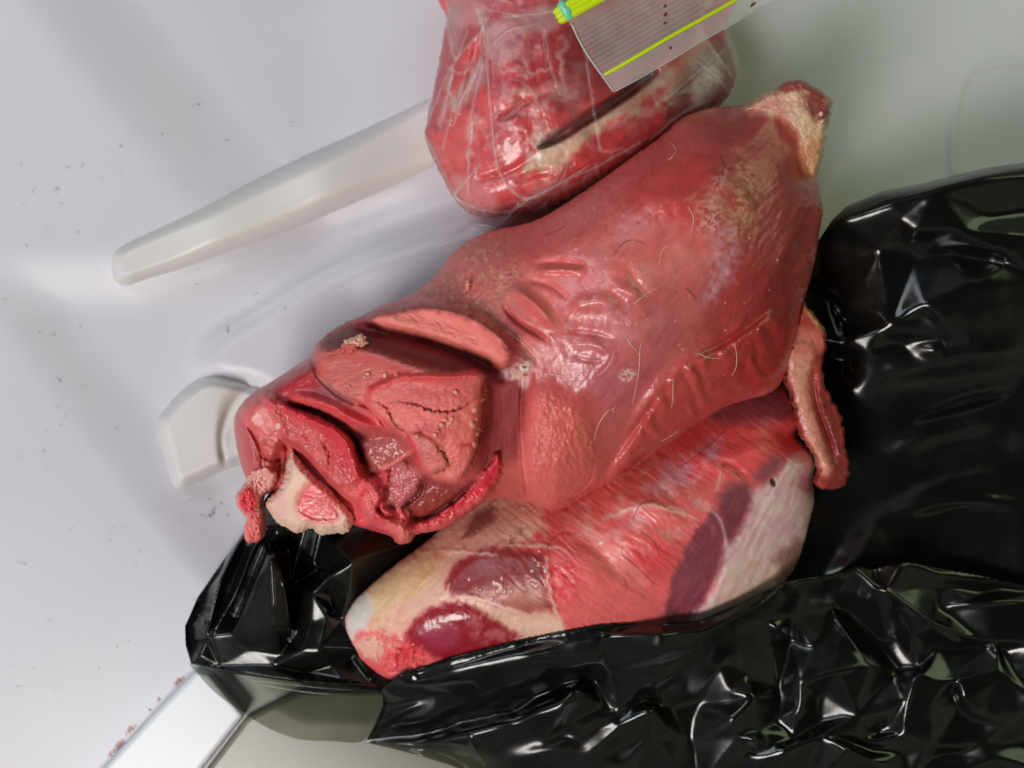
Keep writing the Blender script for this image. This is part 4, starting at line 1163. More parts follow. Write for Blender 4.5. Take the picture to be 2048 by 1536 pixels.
back_poly = [
    [(540, 985, 12), (500, 1045, 12), (440, 1130, 12), (395, 1195, 10), (370, 1252, 14), (372, 1290, 14), (382, 1328, 22)],
    [(508, 1046, 30), (475, 1085, 34), (445, 1150, 36), (420, 1240, 34), (414, 1276, 30)],
    [(497, 1090, 22), (455, 1190, 23), (425, 1262, 26)],
    [(530, 1056, 42), (505, 1100, 40), (470, 1190, 39), (420, 1272, 32)],
    [(532, 1082, 28), (500, 1160, 24), (470, 1230, 23)],
    [(532, 1112, 50), (500, 1190, 45), (466, 1268, 34)],
    [(532, 1112, 50), (553, 1109, 50)],
    [(553, 1109, 50), (568, 1170, 49), (581, 1262, 40)],
    [(543, 1124, 55), (550, 1250, 47)],
    [(466, 1268, 34), (500, 1300, 30), (560, 1310, 30)],
    [(575, 1100, 24), (584, 1170, 22), (580, 1280, 24)],
    [(612, 1055, 36), (595, 1110, 34), (583, 1165, 28)],
    [(640, 1064, 22), (628, 1120, 18), (640, 1140, 18)],
    [(705, 1124, 46), (660, 1150, 42), (625, 1186, 36), (590, 1262, 26), (578, 1282, 24)],
    [(705, 1124, 46), (700, 1180, 38), (684, 1242, 30)],
    [(625, 1186, 36), (668, 1222, 24), (684, 1242, 30)],
    [(700, 1180, 38), (660, 1190, 28)],
    [(578, 1282, 24), (620, 1247, 34), (655, 1232, 36), (684, 1242, 30)],
    [(684, 1242, 34), (711, 1300, 36), (706, 1314, 20)],
    [(578, 1286, 24), (605, 1301, 36), (640, 1296, 37), (711, 1299, 36)],
    [(640, 1304, 37), (545, 1331, 30), (440, 1332, 26), (384, 1327, 24)],
    [(640, 1304, 37), (662, 1330, 26), (686, 1360, 29)],
    [(640, 1304, 37), (610, 1345, 24)],
    [(706, 1314, 20), (745, 1366, 28)],
    [(382, 1328, 24), (470, 1346, 35), (600, 1362, 35), (690, 1370, 33), (764, 1380, 30)],
    [(415, 1278, 24), (400, 1310, 28), (384, 1325, 22)],
    [(764, 1380, 30), (820, 1420, 12), (1000, 1420, 8), (1320, 1420, 8), (1640, 1320, 14), (2080, 1270, 30)],
    [(760, 1200, 8), (900, 1060, 8), (1000, 1300, 8)], [(1300, 1000, 8), (800, 980, 8), (1100, 850, 10)], [(1400, 650, 10), (1600, 520, 18)],
    # mound on the right
    [(1600, 515, 22), (1642, 470, 30), (1662, 438, 36), (1692, 410, 42), (1762, 380, 50), (1852, 364, 56), (1902, 350, 58), (1972, 333, 60), (2050, 323, 60), (2085, 315, 60)],
    [(1680, 440, 50), (1790, 404, 64), (1870, 380, 70), (1970, 356, 72), (2085, 350, 70)],
    [(1870, 380, 70), (1800, 438, 60), (1760, 500, 46), (1690, 620, 30)],
    [(1870, 380, 70), (1930, 405, 64), (1980, 432, 58), (2085, 418, 56)],
    [(1800, 438, 60), (1830, 464, 62), (1930, 462, 64), (2085, 476, 66)],
    [(1805, 485, 48), (1828, 524, 44)], [(1840, 480, 52), (1836, 520, 44), (1862, 500, 50), (1858, 476, 54)],
    [(1895, 494, 54), (1930, 490, 60), (1960, 502, 60), (2000, 505, 62), (2024, 520, 60)],
    [(1828, 524, 44), (1895, 505, 46), (1990, 520, 50), (2022, 524, 56)],
    [(2024, 522, 62), (1940, 570, 60), (1850, 612, 54), (1846, 626, 48), (1780, 650, 44), (1700, 682, 36)],
    [(1850, 612, 54), (1890, 654, 50), (1884, 672, 46), (1760, 668, 40), (1690, 690, 30)],
    [(1884, 676, 42), (1800, 684, 34), (1730, 704, 36), (1824, 712, 34)],
    [(1872, 700, 44), (1890, 722, 36)], [(2024, 522, 62), (2085, 560, 58)],
    [(1700, 800, 20), (1900, 800, 24), (2085, 760, 36)], [(1750, 1000, 18), (1900, 1000, 22), (2085, 950, 34)],
    [(1690, 1140, 34), (1740, 1100, 36), (1772, 1086, 30), (1640, 1160, 30)], [(1830, 1120, 26), (2085, 1060, 40)],
    [(1640, 560, 18), (1690, 640, 16), (1700, 720, 16)],
]
back_out = [(545, 975), (500, 1045), (470, 1088), (440, 1130), (395, 1195), (380, 1230), (370, 1252), (371, 1290), (382, 1327), (470, 1348), (600, 1366), (764, 1386), (820, 1418), (1000, 1418), (1320, 1418), (1640, 1318), (2075, 1268), (2075, 320), (2050, 325), (1970, 336), (1900, 352), (1850, 366), (1762, 383), (1692, 413), (1664, 440), (1642, 474), (1602, 520), (1400, 652), (1100, 852), (800, 978)]
bk = Field(back_out, 2.4, 0, 0, 10, [], (10, 10, 10), sheet=True, sp=False, raw=lambda X, Y: 0 * X, seed=21)
zf = facets(back_poly, bk.X, bk.Y)
sof = blur(zf, 14)
kk = smooth((bk.X - 1300) / 200)
bk.z0 = (blur(sof, 20) * 0.87 + blur(zf, 2) * 0.13) * kk + (blur(zf, 2) * 0.72 + sof * 0.28) * (1 - kk)
kd = smooth((bk.X - 1640) / 60) * smooth((bk.Y - 690) / 70) * smooth((1150 - bk.Y) / 60)
bk.z0 = bk.z0 * (1 - kd) + blur(bk.z0, 160) * kd
left = smooth((760 - bk.X) / 60)
bk.f += 1.2 * fbm(bk.X, bk.Y, 150, 2, 5) * (1 - left) + 0.3 * fbm(bk.X, bk.Y, 60, 2, 8)
for ln, wd, am in (([(475, 1085), (445, 1150), (420, 1240), (414, 1276)], 9, 2.5), ([(520, 1075), (470, 1190), (420, 1272)], 7, 2.5), ([(532, 1112), (500, 1190), (466, 1268)], 5, 2.0), ([(553, 1109), (568, 1170), (581, 1262)], 5, 2.2), ([(543, 1124), (550, 1250)], 6, 1.6), ([(600, 1090), (585, 1150), (582, 1200)], 6, 3),
                   ([(560, 1060), (545, 1090)], 8, 3), ([(384, 1252), (400, 1236), (410, 1240), (402, 1262)], 4, 1.5)):
    bk.line(ln, wd, am, 'tent')
for ln, wd, am in (([(1700, 770), (1850, 730), (2070, 700)], 34, 4), ([(1740, 910), (1900, 850), (2070, 820)], 40, 5), ([(1720, 1060), (1880, 980), (2070, 940)], 36, 5), ([(1800, 840), (1950, 800), (2070, 770)], 14, -2.5), ([(1780, 1030), (1930, 1000), (2070, 1010)], 18, 3)):
    bk.line(ln, wd, am)
bk.build('back_layer', BAGM, BAG)

front_poly = [
    [(764, 1376, 36), (800, 1350, 46), (900, 1312, 54), (1000, 1288, 60), (1200, 1248, 68), (1330, 1243, 70), (1400, 1238, 70), (1500, 1193, 64), (1560, 1163, 60), (1640, 1148, 54), (1690, 1143, 50), (1712, 1130, 52)],
    [(770, 1390, 38), (860, 1362, 44), (960, 1338, 52), (1080, 1330, 58), (1200, 1326, 62)],
    [(765, 1412, 28), (880, 1390, 42), (1000, 1380, 46), (1080, 1368, 50)],
    [(755, 1452, 26), (850, 1440, 36), (1000, 1410, 38), (1110, 1370, 42), (1210, 1330, 56), (1300, 1290, 66)],
    [(735, 1482, 16), (860, 1465, 20), (1000, 1436, 24), (1100, 1400, 30), (1180, 1360, 40)],
    [(1320, 1292, 68), (1310, 1360, 56), (1240, 1425, 46), (1130, 1446, 42)],
    [(1146, 1378, 56), (1122, 1420, 54), (1132, 1446, 44), (1220, 1428, 40), (1300, 1400, 36)],
    [(940, 1462, 42), (1030, 1440, 44), (1140, 1380, 54)],
    [(940, 1462, 42), (952, 1500, 38), (986, 1540, 30), (1000, 1580, 26)], [(986, 1540, 34), (1080, 1495, 38), (1140, 1470, 36), (1132, 1446, 44)],
    [(660, 1482, 12), (740, 1486, 18), (870, 1480, 36), (940, 1462, 42)], [(720, 1494, 12), (860, 1492, 24), (830, 1500, 30)],
    [(1306, 1418, 50), (1240, 1450, 44), (1182, 1502, 40), (1230, 1496, 34), (1280, 1470, 36), (1306, 1418, 50)], [(1306, 1418, 50), (1334, 1460, 38)], [(1306, 1470, 38), (1240, 1530, 34), (1180, 1580, 30)],
    [(1400, 1300, 56), (1380, 1380, 40), (1340, 1420, 34)], [(1450, 1240, 62), (1440, 1330, 44), (1400, 1400, 32)],
    [(1530, 1242, 50), (1562, 1206, 56), (1582, 1240, 46), (1552, 1262, 54), (1545, 1290, 42)], [(1545, 1290, 42), (1490, 1340, 40), (1455, 1375, 44)],
    [(1712, 1133, 52), (1770, 1180, 54), (1860, 1242, 52), (1985, 1294, 48)], [(1712, 1133, 52), (1662, 1190, 40), (1600, 1180, 50)], [(1690, 1144, 52), (1662, 1190, 40), (1720, 1200, 42)],
    [(1662, 1218, 34), (1690, 1265, 40), (1742, 1328, 46)], [(1662, 1218, 34), (1630, 1290, 38), (1602, 1365, 46)], [(1742, 1328, 46), (1670, 1345, 48), (1602, 1365, 46)], [(1672, 1222, 30), (1760, 1280, 30), (1800, 1340, 32)],
    [(1602, 1365, 46), (1592, 1420, 44), (1585, 1476, 38)], [(1602, 1365, 46), (1636, 1390, 36), (1640, 1440, 34)], [(1580, 1280, 30), (1560, 1380, 32), (1550, 1450, 34)],
    [(1742, 1328, 46), (1790, 1350, 36), (1834, 1345, 48)], [(1834, 1345, 48), (1815, 1410, 46), (1805, 1466, 44)], [(1834, 1345, 48), (1915, 1364, 46)], [(1805, 1466, 44), (1860, 1415, 46), (1915, 1366, 48)],
    [(1915, 1366, 48), (1930, 1402, 50), (1972, 1436, 46)], [(1905, 1380, 40), (1925, 1420, 40), (1965, 1440, 40)], [(1805, 1466, 44), (1756, 1462, 34), (1716, 1434, 42), (1646, 1466, 44)], [(1756, 1464, 34), (1720, 1438, 42)],
    [(1646, 1466, 46), (1585, 1476, 38), (1540, 1490, 42), (1512, 1508, 38)], [(1646, 1466, 46), (1700, 1500, 50), (1760, 1525, 44), (1820, 1560, 36)], [(1646, 1466, 46), (1730, 1476, 40), (1860, 1492, 42), (1966, 1482, 40)], [(1690, 1480, 36), (1800, 1510, 36)],
    [(1985, 1294, 48), (2002, 1340, 50), (2040, 1422, 48)], [(1985, 1294, 48), (2080, 1290, 50)], [(1990, 1300, 40), (2060, 1400, 52)], [(2004, 1456, 44), (2030, 1490, 36), (2050, 1530, 44)], [(1972, 1436, 46), (2004, 1456, 34), (2070, 1440, 44)],
    [(1462, 1382, 46), (1510, 1390, 50), (1468, 1400, 42), (1464, 1440, 50), (1482, 1482, 46), (1512, 1508, 38)], [(1464, 1440, 50), (1520, 1464, 42), (1585, 1474, 38)], [(1482, 1482, 46), (1510, 1480, 52), (1540, 1490, 42)], [(1494, 1518, 40), (1572, 1494, 48), (1550, 1560, 40)],
    [(1756, 1132, 40), (1812, 1124, 50), (1930, 1146, 46), (2080, 1180, 40)], [(1870, 1180, 40), (2080, 1180, 50)], [(1880, 1216, 42), (1980, 1204, 50), (2080, 1196, 46)], [(1820, 1262, 44), (1870, 1282, 40), (1910, 1290, 48)], [(1795, 1275, 34), (1830, 1340, 36)], [(1870, 1292, 36), (1975, 1296, 40)],
    [(1900, 1500, 34), (1980, 1520, 42), (2080, 1500, 36)], [(1600, 1580, 30), (1800, 1580, 30), (2080, 1580, 30)], [(1250, 1580, 26), (1400, 1580, 26)], [(1380, 1480, 30), (1420, 1540, 36)],
]
front_out = [(764, 1376), (800, 1351), (900, 1315), (1000, 1290), (1100, 1268), (1200, 1250), (1270, 1246), (1330, 1246), (1400, 1240), (1450, 1219), (1500, 1195), (1560, 1165), (1640, 1150), (1690, 1144), (1712, 1131), (1740, 1140), (1812, 1124), (1930, 1146), (2075, 1175), (2075, 1570), (1010, 1570), (960, 1555), (900, 1530), (840, 1512), (780, 1496), (730, 1485), (750, 1450), (766, 1412)]
fr = Field(front_out, 2.4, 0, 0, 10, [], (10, 10, 10), sheet=True, sp=False, raw=lambda X, Y: 0 * X, seed=22)
zf = facets(front_poly, fr.X, fr.Y)
zf = warp_grid(zf, fr.X, fr.Y, fr.step, 14, 90, 5)
zf2 = blur(zf, 10)
k = smooth((fr.X - 1400) / 160)
fr.z0 = (0.45 * blur(zf, 50) + 0.55 * blur(zf, 4)) * (1 - k) + (0.4 * blur(zf, 1) + 0.6 * blur(zf2, 12)) * k
fr.f += 0.5 * fbm(fr.X, fr.Y, 160, 2, 9)
for ln, wd, am in (([(1712, 1135), (1770, 1180), (1860, 1242), (1985, 1294)], 6, 2.4), ([(1662, 1218), (1690, 1265), (1742, 1328)], 5, 2.2), ([(940, 1462), (952, 1500), (986, 1540)], 7, 3), ([(1742, 1328), (1670, 1345), (1602, 1365)], 4, 1.6), ([(1834, 1345), (1815, 1410), (1805, 1466)], 4, 1.6), ([(1646, 1466), (1700, 1500), (1760, 1525)], 7, 2.4),
                   ([(770, 1396), (820, 1394), (860, 1380)], 12, 1.6), ([(756, 1450), (800, 1424), (860, 1402)], 10, 2.0), ([(720, 1490), (800, 1486), (860, 1480)], 8, 3.0), ([(1880, 1214), (1980, 1204), (2070, 1198)], 7, 3)):
    fr.line(ln, wd, am, 'tent')
for ln, wd, am in (([(775, 1392), (900, 1352), (1050, 1318), (1200, 1296)], 26, 7), ([(750, 1478), (900, 1440), (1050, 1392), (1200, 1334), (1300, 1290)], 18, -9), ([(860, 1484), (1000, 1452), (1130, 1400), (1250, 1340)], 30, 8), ([(900, 1400), (1000, 1380), (1100, 1345)], 22, 5),
                   ([(1250, 1420), (1330, 1370), (1420, 1300), (1520, 1230)], 30, 8), ([(1180, 1460), (1300, 1400), (1400, 1330)], 16, -7), ([(1000, 1520), (1100, 1500), (1200, 1450)], 20, 6)):
    fr.line(ln, wd, am * 0.55)
zl, sl_ = ZLO.sample_grid(fr.X, fr.Y)
on = sl_ > -1
need = np.where(on, zl + 2.2, -99)
ed = np.clip(fr.sd / 26, 0, 1)
zt = fr.top()
lift = np.maximum(zt, blur(np.where(on, zl, 0), 4) * on + 3.0 * on - 99 * (~on))
lift = np.maximum(blur(lift + 5 * blur(on * 1.0, 30), 5), need)
fr.f += lift - zt
# the lip of the film sinks onto the meat
fr.f -= np.where(on, np.clip(lift - zl - 1.6, 0, 9) * (1 - smooth(ed)) * smooth((fr.X - 800) / 60) * smooth((1660 - fr.X) / 60), 0)
fr.extra += 0.30 * smooth((1040 - fr.X) / 120) * smooth((fr.Y - 1470 - 0.1 * (fr.X - 740)) / 30)
fr.build('front_layer', BAGM, BAG)

hm = Field([(380, 1326), (430, 1336), (500, 1347), (600, 1362), (700, 1372), (764, 1378), (770, 1405), (762, 1440), (742, 1468), (715, 1485), (660, 1482), (600, 1479), (540, 1458), (490, 1428), (430, 1385), (398, 1350)], 2.4, 0, 0, 10,
           [(380, 1326, 26), (500, 1347, 37), (600, 1362, 38), (764, 1378, 36), (762, 1440, 27), (660, 1482, 20), (540, 1458, 20), (430, 1385, 22), (600, 1420, 32), (700, 1430, 32), (500, 1390, 31)], (10, 10, 10), sheet=True, sp=True, seed=23)
hm.line([(470, 1358), (600, 1384), (700, 1392), (760, 1390)], 10, 1.6)
hm.line([(420, 1350), (600, 1372), (760, 1384)], 7, -1.2)
hm.f += 0.5 * fbm(hm.X, hm.Y, 90, 2, 3)
hm.extra += 0.74 - 0.12 * smooth(fbm(hm.X, hm.Y, 120, 2, 4) * 2 + 0.5)
hm.build('turned_hem', BAGM, BAG)

# ================================================================== zip bag and the meat in it
def cut_common(f):
    f.col *= (1 + 0.14 * fbm(f.X, f.Y, 90, 2, 4))[..., None]
c1 = Field([(905, -60), (892, 40), (872, 150), (854, 240), (850, 275), (872, 330), (905, 392), (940, 426), (1000, 432), (1100, 412), (1170, 384), (1240, 344), (1310, 296), (1380, 246), (1440, 212), (1472, 160), (1464, 110), (1450, 60), (1440, -60)], 2.4, 34, 6, 60,
           [(900, 100, 54), (1000, 60, 72), (1000, 200, 76), (910, 280, 56), (1060, 240, 76), (1180, 120, 76), (1300, 40, 66), (960, 350, 62), (1050, 380, 62), (1150, 330, 68), (1250, 260, 68), (1350, 180, 60), (1430, 120, 50)], (194, 76, 74), rough=0.38, rag=3, seed=31)
cut_common(c1)
c1.paint([(860, 240), (930, 200), (950, 280), (940, 370), (890, 360), (855, 290)], (192, 86, 80), 0.8, 24, 8)
c1.paint([(980, 130), (1060, 110), (1100, 170), (1060, 210), (1000, 200), (975, 165)], (184, 46, 52), 0.8, 16, 8)
c1.paint([(1100, 60), (1230, 60), (1200, 190), (1120, 210), (1080, 140)], (164, 46, 48), 0.8, 24, 8)
c1.paint([(990, 240), (1060, 220), (1070, 290), (1010, 320), (960, 300)], (176, 56, 58), 0.8, 18, 8)
c1.paint([(1110, 320), (1250, 220), (1350, 180), (1330, 240), (1230, 320), (1140, 370)], (178, 48, 50), 0.7, 22, 8)
for ln, wd in (([(985, 128), (1020, 100), (1045, 72), (1056, 78)], 10), ([(1040, 110), (1055, 125), (1062, 150)], 5), ([(945, 225), (948, 262), (935, 282)], 10), ([(975, 205), (1010, 200), (1030, 180), (1070, 182), (1110, 175), (1140, 180)], 9), ([(980, 240), (1010, 220), (1050, 205)], 4),
               ([(1060, 300), (1075, 260), (1070, 225), (1090, 215), (1105, 225)], 9), ([(1020, 245), (1040, 260), (1048, 265)], 10), ([(1120, 70), (1125, 130), (1140, 190)], 7), ([(940, 290), (945, 340)], 5), ([(1080, 205), (1120, 195), (1150, 185)], 8), ([(1000, 130), (1060, 150), (1110, 130)], 5),
               ([(1030, 358), (1100, 330), (1120, 345), (1060, 392)], 6), ([(990, 400), (1040, 405), (1120, 380), (1200, 340)], 6), ([(1210, 250), (1280, 225), (1320, 235)], 7), ([(1200, 300), (1260, 300), (1300, 270)], 4), ([(1260, 180), (1300, 190), (1340, 150)], 5), ([(890, 120), (900, 200), (880, 260)], 6), ([(1290, 240), (1320, 200), (1370, 190)], 6)):
    c1.pline(ln, wd * 1.25, (222, 168, 152), 0.6, warp=16, ws=34)
    c1.line(ln, wd * 1.5, 0.5, warp=6)
for ln in ([(985, 235), (1015, 232), (1045, 205), (1080, 200)], [(960, 60), (940, 160), (920, 240)], [(940, 362), (1000, 352), (1060, 318), (1085, 288)], [(1030, 365), (1080, 345), (1115, 345)]):
    c1.line(ln, 9, -4)
c1.paint([(1070, 312), (1140, 268), (1240, 200), (1330, 135), (1340, 152), (1250, 222), (1160, 292), (1120, 335), (1050, 345)], (220, 184, 150), 0.9, 10, 8, rough=0.45)
c1.paint([(1062, 296), (1080, 262), (1120, 262), (1120, 290), (1090, 318), (1056, 330)], (190, 178, 160), 0.85, 10, 8, nz=(14, -0.5, 0.1))
wedge = [(1080, 294), (1116, 268), (1164, 234), (1235, 188), (1300, 142), (1312, 150), (1250, 200), (1170, 250), (1112, 284)]
c1.dome(wedge, -16, 7)
c1.paint(wedge, (112, 56, 54), 0.85, 6, 3)
c1.line([(1100, 288), (1160, 246), (1240, 194)], 5, 8)
c1.pline([(1100, 286), (1160, 246), (1240, 194)], 5, (150, 96, 92), 0.6)
c1.paint([(1370, 130), (1440, 80), (1472, 150), (1430, 215), (1370, 245), (1330, 230)], (116, 62, 56), 0.85, 18, 8)
c1.paint([(1395, 165), (1430, 115), (1446, 145), (1420, 190), (1380, 225)], (186, 172, 160), 0.85, 12, 8, nz=(30, -0.5, 0))
BIG = [(840, -80), (1490, -80), (1490, 450), (840, 450)]
c1.rough_up(BIG, 60, 1.6, 5, 3)
c1.rough_up(BIG, 14, 0.2, 5, 6)
c1.gain = 1.42
o1 = c1.build('meat_chunk', FLESH)
tag(o1, 'marbled red meat chunk with a dark slit, packed inside the clear zip bag', 'meat chunk')

def clear_film():
    m, N, L, b = nodes_of('clear_zip_bag_film')
    N.remove(b)
    tc = N.new('ShaderNodeTexCoord')
    n = N.new('ShaderNodeTexNoise'); n.inputs['Scale'].default_value = 140; n.inputs['Detail'].default_value = 5
    L.new(tc.outputs['Object'], n.inputs['Vector'])
    bp = N.new('ShaderNodeBump'); bp.inputs['Strength'].default_value = 0.25; bp.inputs['Distance'].default_value = 0.001
    L.new(n.outputs[0], bp.inputs['Height'])
    t = N.new('ShaderNodeBsdfTransparent'); t.inputs[0].default_value = (1, 1, 1, 1)
    g = N.new('ShaderNodeBsdfGlossy'); g.inputs['Roughness'].default_value = 0.16
    g.inputs[0].default_value = (1, 1, 1, 1)
    L.new(bp.outputs[0], g.inputs['Normal'])
    fr_ = N.new('ShaderNodeFresnel'); fr_.inputs[0].default_value = 1.5
    L.new(bp.outputs[0], fr_.inputs['Normal'])
    mu = N.new('ShaderNodeMath'); mu.operation = 'MULTIPLY'; mu.inputs[1].default_value = 0.55; mu.use_clamp = True
    L.new(fr_.outputs[0], mu.inputs[0])
    m1 = N.new('ShaderNodeMixShader')
    L.new(mu.outputs[0], m1.inputs[0]); L.new(t.outputs[0], m1.inputs[1]); L.new(g.outputs[0], m1.inputs[2])
    d = N.new('ShaderNodeBsdfDiffuse'); d.inputs[0].default_value = (0.72, 0.70, 0.68, 1)
    a = N.new('ShaderNodeAttribute'); a.attribute_name = 'extra'
    m2 = N.new('ShaderNodeMixShader')
    L.new(a.outputs['Fac'], m2.inputs[0]); L.new(m1.outputs[0], m2.inputs[1]); L.new(d.outputs[0], m2.inputs[2])
    L.new(m2.outputs[0], N['Material Output'].inputs[0])
    return m
CLEAR = clear_film()
ZB = empty('zip_bag', P(1180, 200, 6))
tag(ZB, 'clear zip bag with yellow-green closure lines, packed with red meat', 'zip bag')
fm = Field([(900, -70), (896, 20), (880, 100), (856, 215), (843, 268), (856, 312), (880, 365), (906, 408), (938, 432), (950, 446), (900, 476), (868, 494), (905, 496), (985, 472), (1010, 474), (1080, 448), (1160, 404), (1240, 352), (1310, 308), (1370, 262), (1440, 232), (1476, 196), (1480, 130), (1466, 80), (1440, 20), (1440, -70)], 2.6, 0, 0, 10, [], (10, 10, 10), sheet=True, sp=True, raw=lambda X, Y: 0 * X, seed=33)
z1, s1 = c1.sample_grid(fm.X, fm.Y)
zz = np.where(s1 > 0, z1, 22)
zz = np.maximum(blur(zz, 30), zz) 
zz = blur(np.maximum(blur(zz, 14), zz), 4) + 2.2
crs = [[(952, 20, 7), (968, 60, 6), (975, 120, 7), (985, 260, 5), (1000, 350, 5), (1050, 400, 4)], [(895, 50, 2), (912, 118, 6), (935, 60, 1)], [(912, 118, 6), (968, 55, 6)], [(912, 118, 6), (905, 140, 4), (935, 140, 2), (967, 52, 6)], [(860, 235, 1), (905, 130, 5), (880, 260, 0)], [(930, 200, 1), (965, 110, 6), (912, 220, 4), (908, 195, 2)],
       [(1000, 360, 5), (1050, 398, 5), (1115, 370, 2), (1135, 330, 4)], [(1050, 402, 6), (1100, 376, 5), (1200, 330, 4), (1280, 285, 3)], [(960, 330, 1), (900, 400, 2)], [(985, 470, 4), (1030, 418, 6), (1060, 405, 5)], [(1090, 405, 6), (1085, 438, 2), (1050, 440, 5), (1110, 430, 3)], [(1170, 100, 1), (1200, 300, 1)], [(1400, 60, 2), (1470, 160, 1)], [(1330, 200, 2), (1460, 90, 3)], [(870, 494, 2), (985, 460, 6)], [(850, 270, 2), (930, 430, 1)],
       [(900, -80, 0), (1200, -80, 3), (1480, -80, 0)], [(843, 268, 0), (868, 500, 0)], [(1480, 200, 0), (1240, 360, 0), (1000, 480, 0)], [(1000, 0, 4), (1080, 30, 2), (1120, 60, 3)], [(1040, 180, 0), (1120, 200, 1)]]
fm.z0 = zz + blur(facets(crs, fm.X, fm.Y), 2) * 0.9
fm.f += 0.5 * fbm(fm.X, fm.Y, 60, 2, 7)
for ln in crs[:16]:
    pp = [(a_, b_) for a_, b_, _ in ln]
    fm.line(pp, 4, 1.2, 'tent')
    fm.xline(pp, 3.0, 0.22, 2)
for pp in ([(905, 150), (892, 200), (876, 250)], [(950, 150), (925, 205), (906, 252)], [(925, 170), (900, 240), (885, 300)], [(965, 130), (945, 220), (938, 300), (936, 390)], [(880, 120), (868, 180), (858, 240)], [(1010, 430), (1040, 412), (1075, 418), (1100, 400)], [(985, 462), (1010, 440), (1050, 446)], [(1000, 455), (1030, 462), (1080, 440), (1120, 418)], [(1120, 425), (1180, 392), (1240, 346)],
           [(1060, 436), (1090, 410), (1094, 440)], [(900, 390), (960, 420), (1020, 424)], [(870, 330), (900, 380), (940, 425)], [(1090, 60), (1100, 130), (1120, 190)], [(975, 20), (1040, 30), (1105, 22)], [(985, 90), (1020, 60), (1070, 50)], [(1300, 280), (1360, 230), (1420, 200)], [(1390, 120), (1430, 150), (1460, 190)]):
    fm.line(pp, 5, 1.6, 'tent')
    fm.xline(pp, 2.4, 0.24, 2)
for i in range(12):
    rd = random.Random(i)
    x, y, a_ = rd.uniform(870, 1250), rd.uniform(40, 420), rd.uniform(0.6, 2.2)
    L_ = rd.uniform(25, 70)
    pp = [(x, y), (x + L_ * 0.5 * math.cos(a_) + rd.uniform(-6, 6), y + L_ * 0.5 * math.sin(a_)), (x + L_ * math.cos(a_), y + L_ * math.sin(a_))]
    fm.line(pp, 4, 1.0, 'tent')
    fm.xline(pp, 2.4, 0.14, 3)
fm.extra += 0.02 + 0.08 * smooth((fbm(fm.X, fm.Y, 70, 3, 6)) * 2)
for poly, a in (([(885, 0), (965, 0), (970, 50), (930, 55), (912, 118), (895, 60)], 0.22), ([(970, 50), (1110, 10), (1110, 60), (1030, 70), (985, 120)], 0.22), ([(868, 494), (985, 470), (1020, 440), (950, 446)], 0.16), ([(905, 195), (965, 120), (970, 160), (915, 220)], 0.2), ([(905, 350), (970, 370), (1000, 420), (930, 420)], 0.16), ([(1380, 100), (1440, 80), (1470, 150), (1400, 220)], 0.12)):
    w, d = fm.mask(poly, 10, 4)
    fm.extra[w] += a * smooth(d / 10 * 0.5 + 0.5)
fm.build('film', CLEAR, ZB)
def lim(name, rgb, rough=0.3, tr=0.0):
    m, N, L, b = nodes_of(name)
    n = N.new('ShaderNodeTexNoise'); n.inputs['Scale'].default_value = 300
    r = N.new('ShaderNodeMapRange'); r.inputs[3].default_value = 0.85; r.inputs[4].default_value = 1.1
    L.new(n.outputs[0], r.inputs[0])
    v = N.new('ShaderNodeVectorMath'); v.operation = 'SCALE'; v.inputs[0].default_value = tuple(lin(rgb)); L.new(r.outputs[0], v.inputs['Scale'])
    L.new(v.outputs[0], b.inputs['Base Color'])
    b.inputs['Roughness'].default_value = rough
    b.inputs['Transmission Weight'].default_value = tr
    return m
LIME = lim('lime_zip_plastic', (206, 232, 20))
AQUA = lim('aqua_zip_end', (120, 214, 170))
SEAM = lim('clear_seam_plastic', (210, 208, 206), 0.25, 0.3)
def crease(name, pts, r, mat=SEAM, parent=ZB, field=None, dz=0.6):
    q = [(x, y, (field or fm).sample(x, y) + dz) for x, y in pts]
    return tube(name, q, [r] * 3, mat, parent, (220, 220, 220), 8, 8, 0.05, 5, rough=0.2)
crease('side_seam', [(952, 0), (968, 50), (972, 110), (980, 200), (990, 300), (1002, 348), (1030, 385), (1050, 402)], 0.17)
crease('bottom_seam', [(905, 494), (985, 458), (1050, 404), (1100, 378), (1180, 330)], 0.15)
# zip closure strip lying over the bag
ux, uy = 0.870, -0.493
def strip_raw(X, Y):
    v = (X - 1228) * 0.493 + (Y - 185) * 0.870        # 0 at the free edge, negative towards the zip
    u = (X - 1228) * ux + (Y - 185) * uy
    return 88 + 5 * np.sin(v / 60.0) + 5 * np.sin(u / 120.0 + 0.6) + 0.18 * np.sin(v / 9.6 * 6.283) * ((v < -40) & (v > -150))
sx = Field([(1112, -10), (1135, 40), (1150, 66), (1175, 110), (1205, 152), (1228, 185), (1262, 168), (1300, 146), (1350, 118), (1400, 86), (1470, 48), (1530, 10), (1580, -20), (1560, -70), (1100, -70)], 2.0, 0, 0, 6, [], (200, 200, 200), sheet=True, sp=False, raw=strip_raw, seed=34)
v = (sx.X - 1228) * 0.493 + (sx.Y - 185) * 0.870
sx.extra += 0.27 + 0.05 * np.sin(v / 9.6 * 6.283) * ((v < -40) & (v > -150)) + 0.10 * fbm(sx.X, sx.Y, 70, 3, 2) + 0.08 * (v > -38)
sx.build('closure_strip', CLEAR, ZB)
def on_strip(x, y, dz): return (x, y, float(strip_raw(np.array(x * 1.0), np.array(y * 1.0))) + dz)
tube('zip_line', [on_strip(1206 + t * 264 / 8, 151 - t * 151 / 8 + (0.7 * math.sin(t * 1.1)), 0.5) for t in range(0, 11)], [1.0] * 4, LIME, ZB, (206, 232, 20), 10, 6, 0.05, 5)
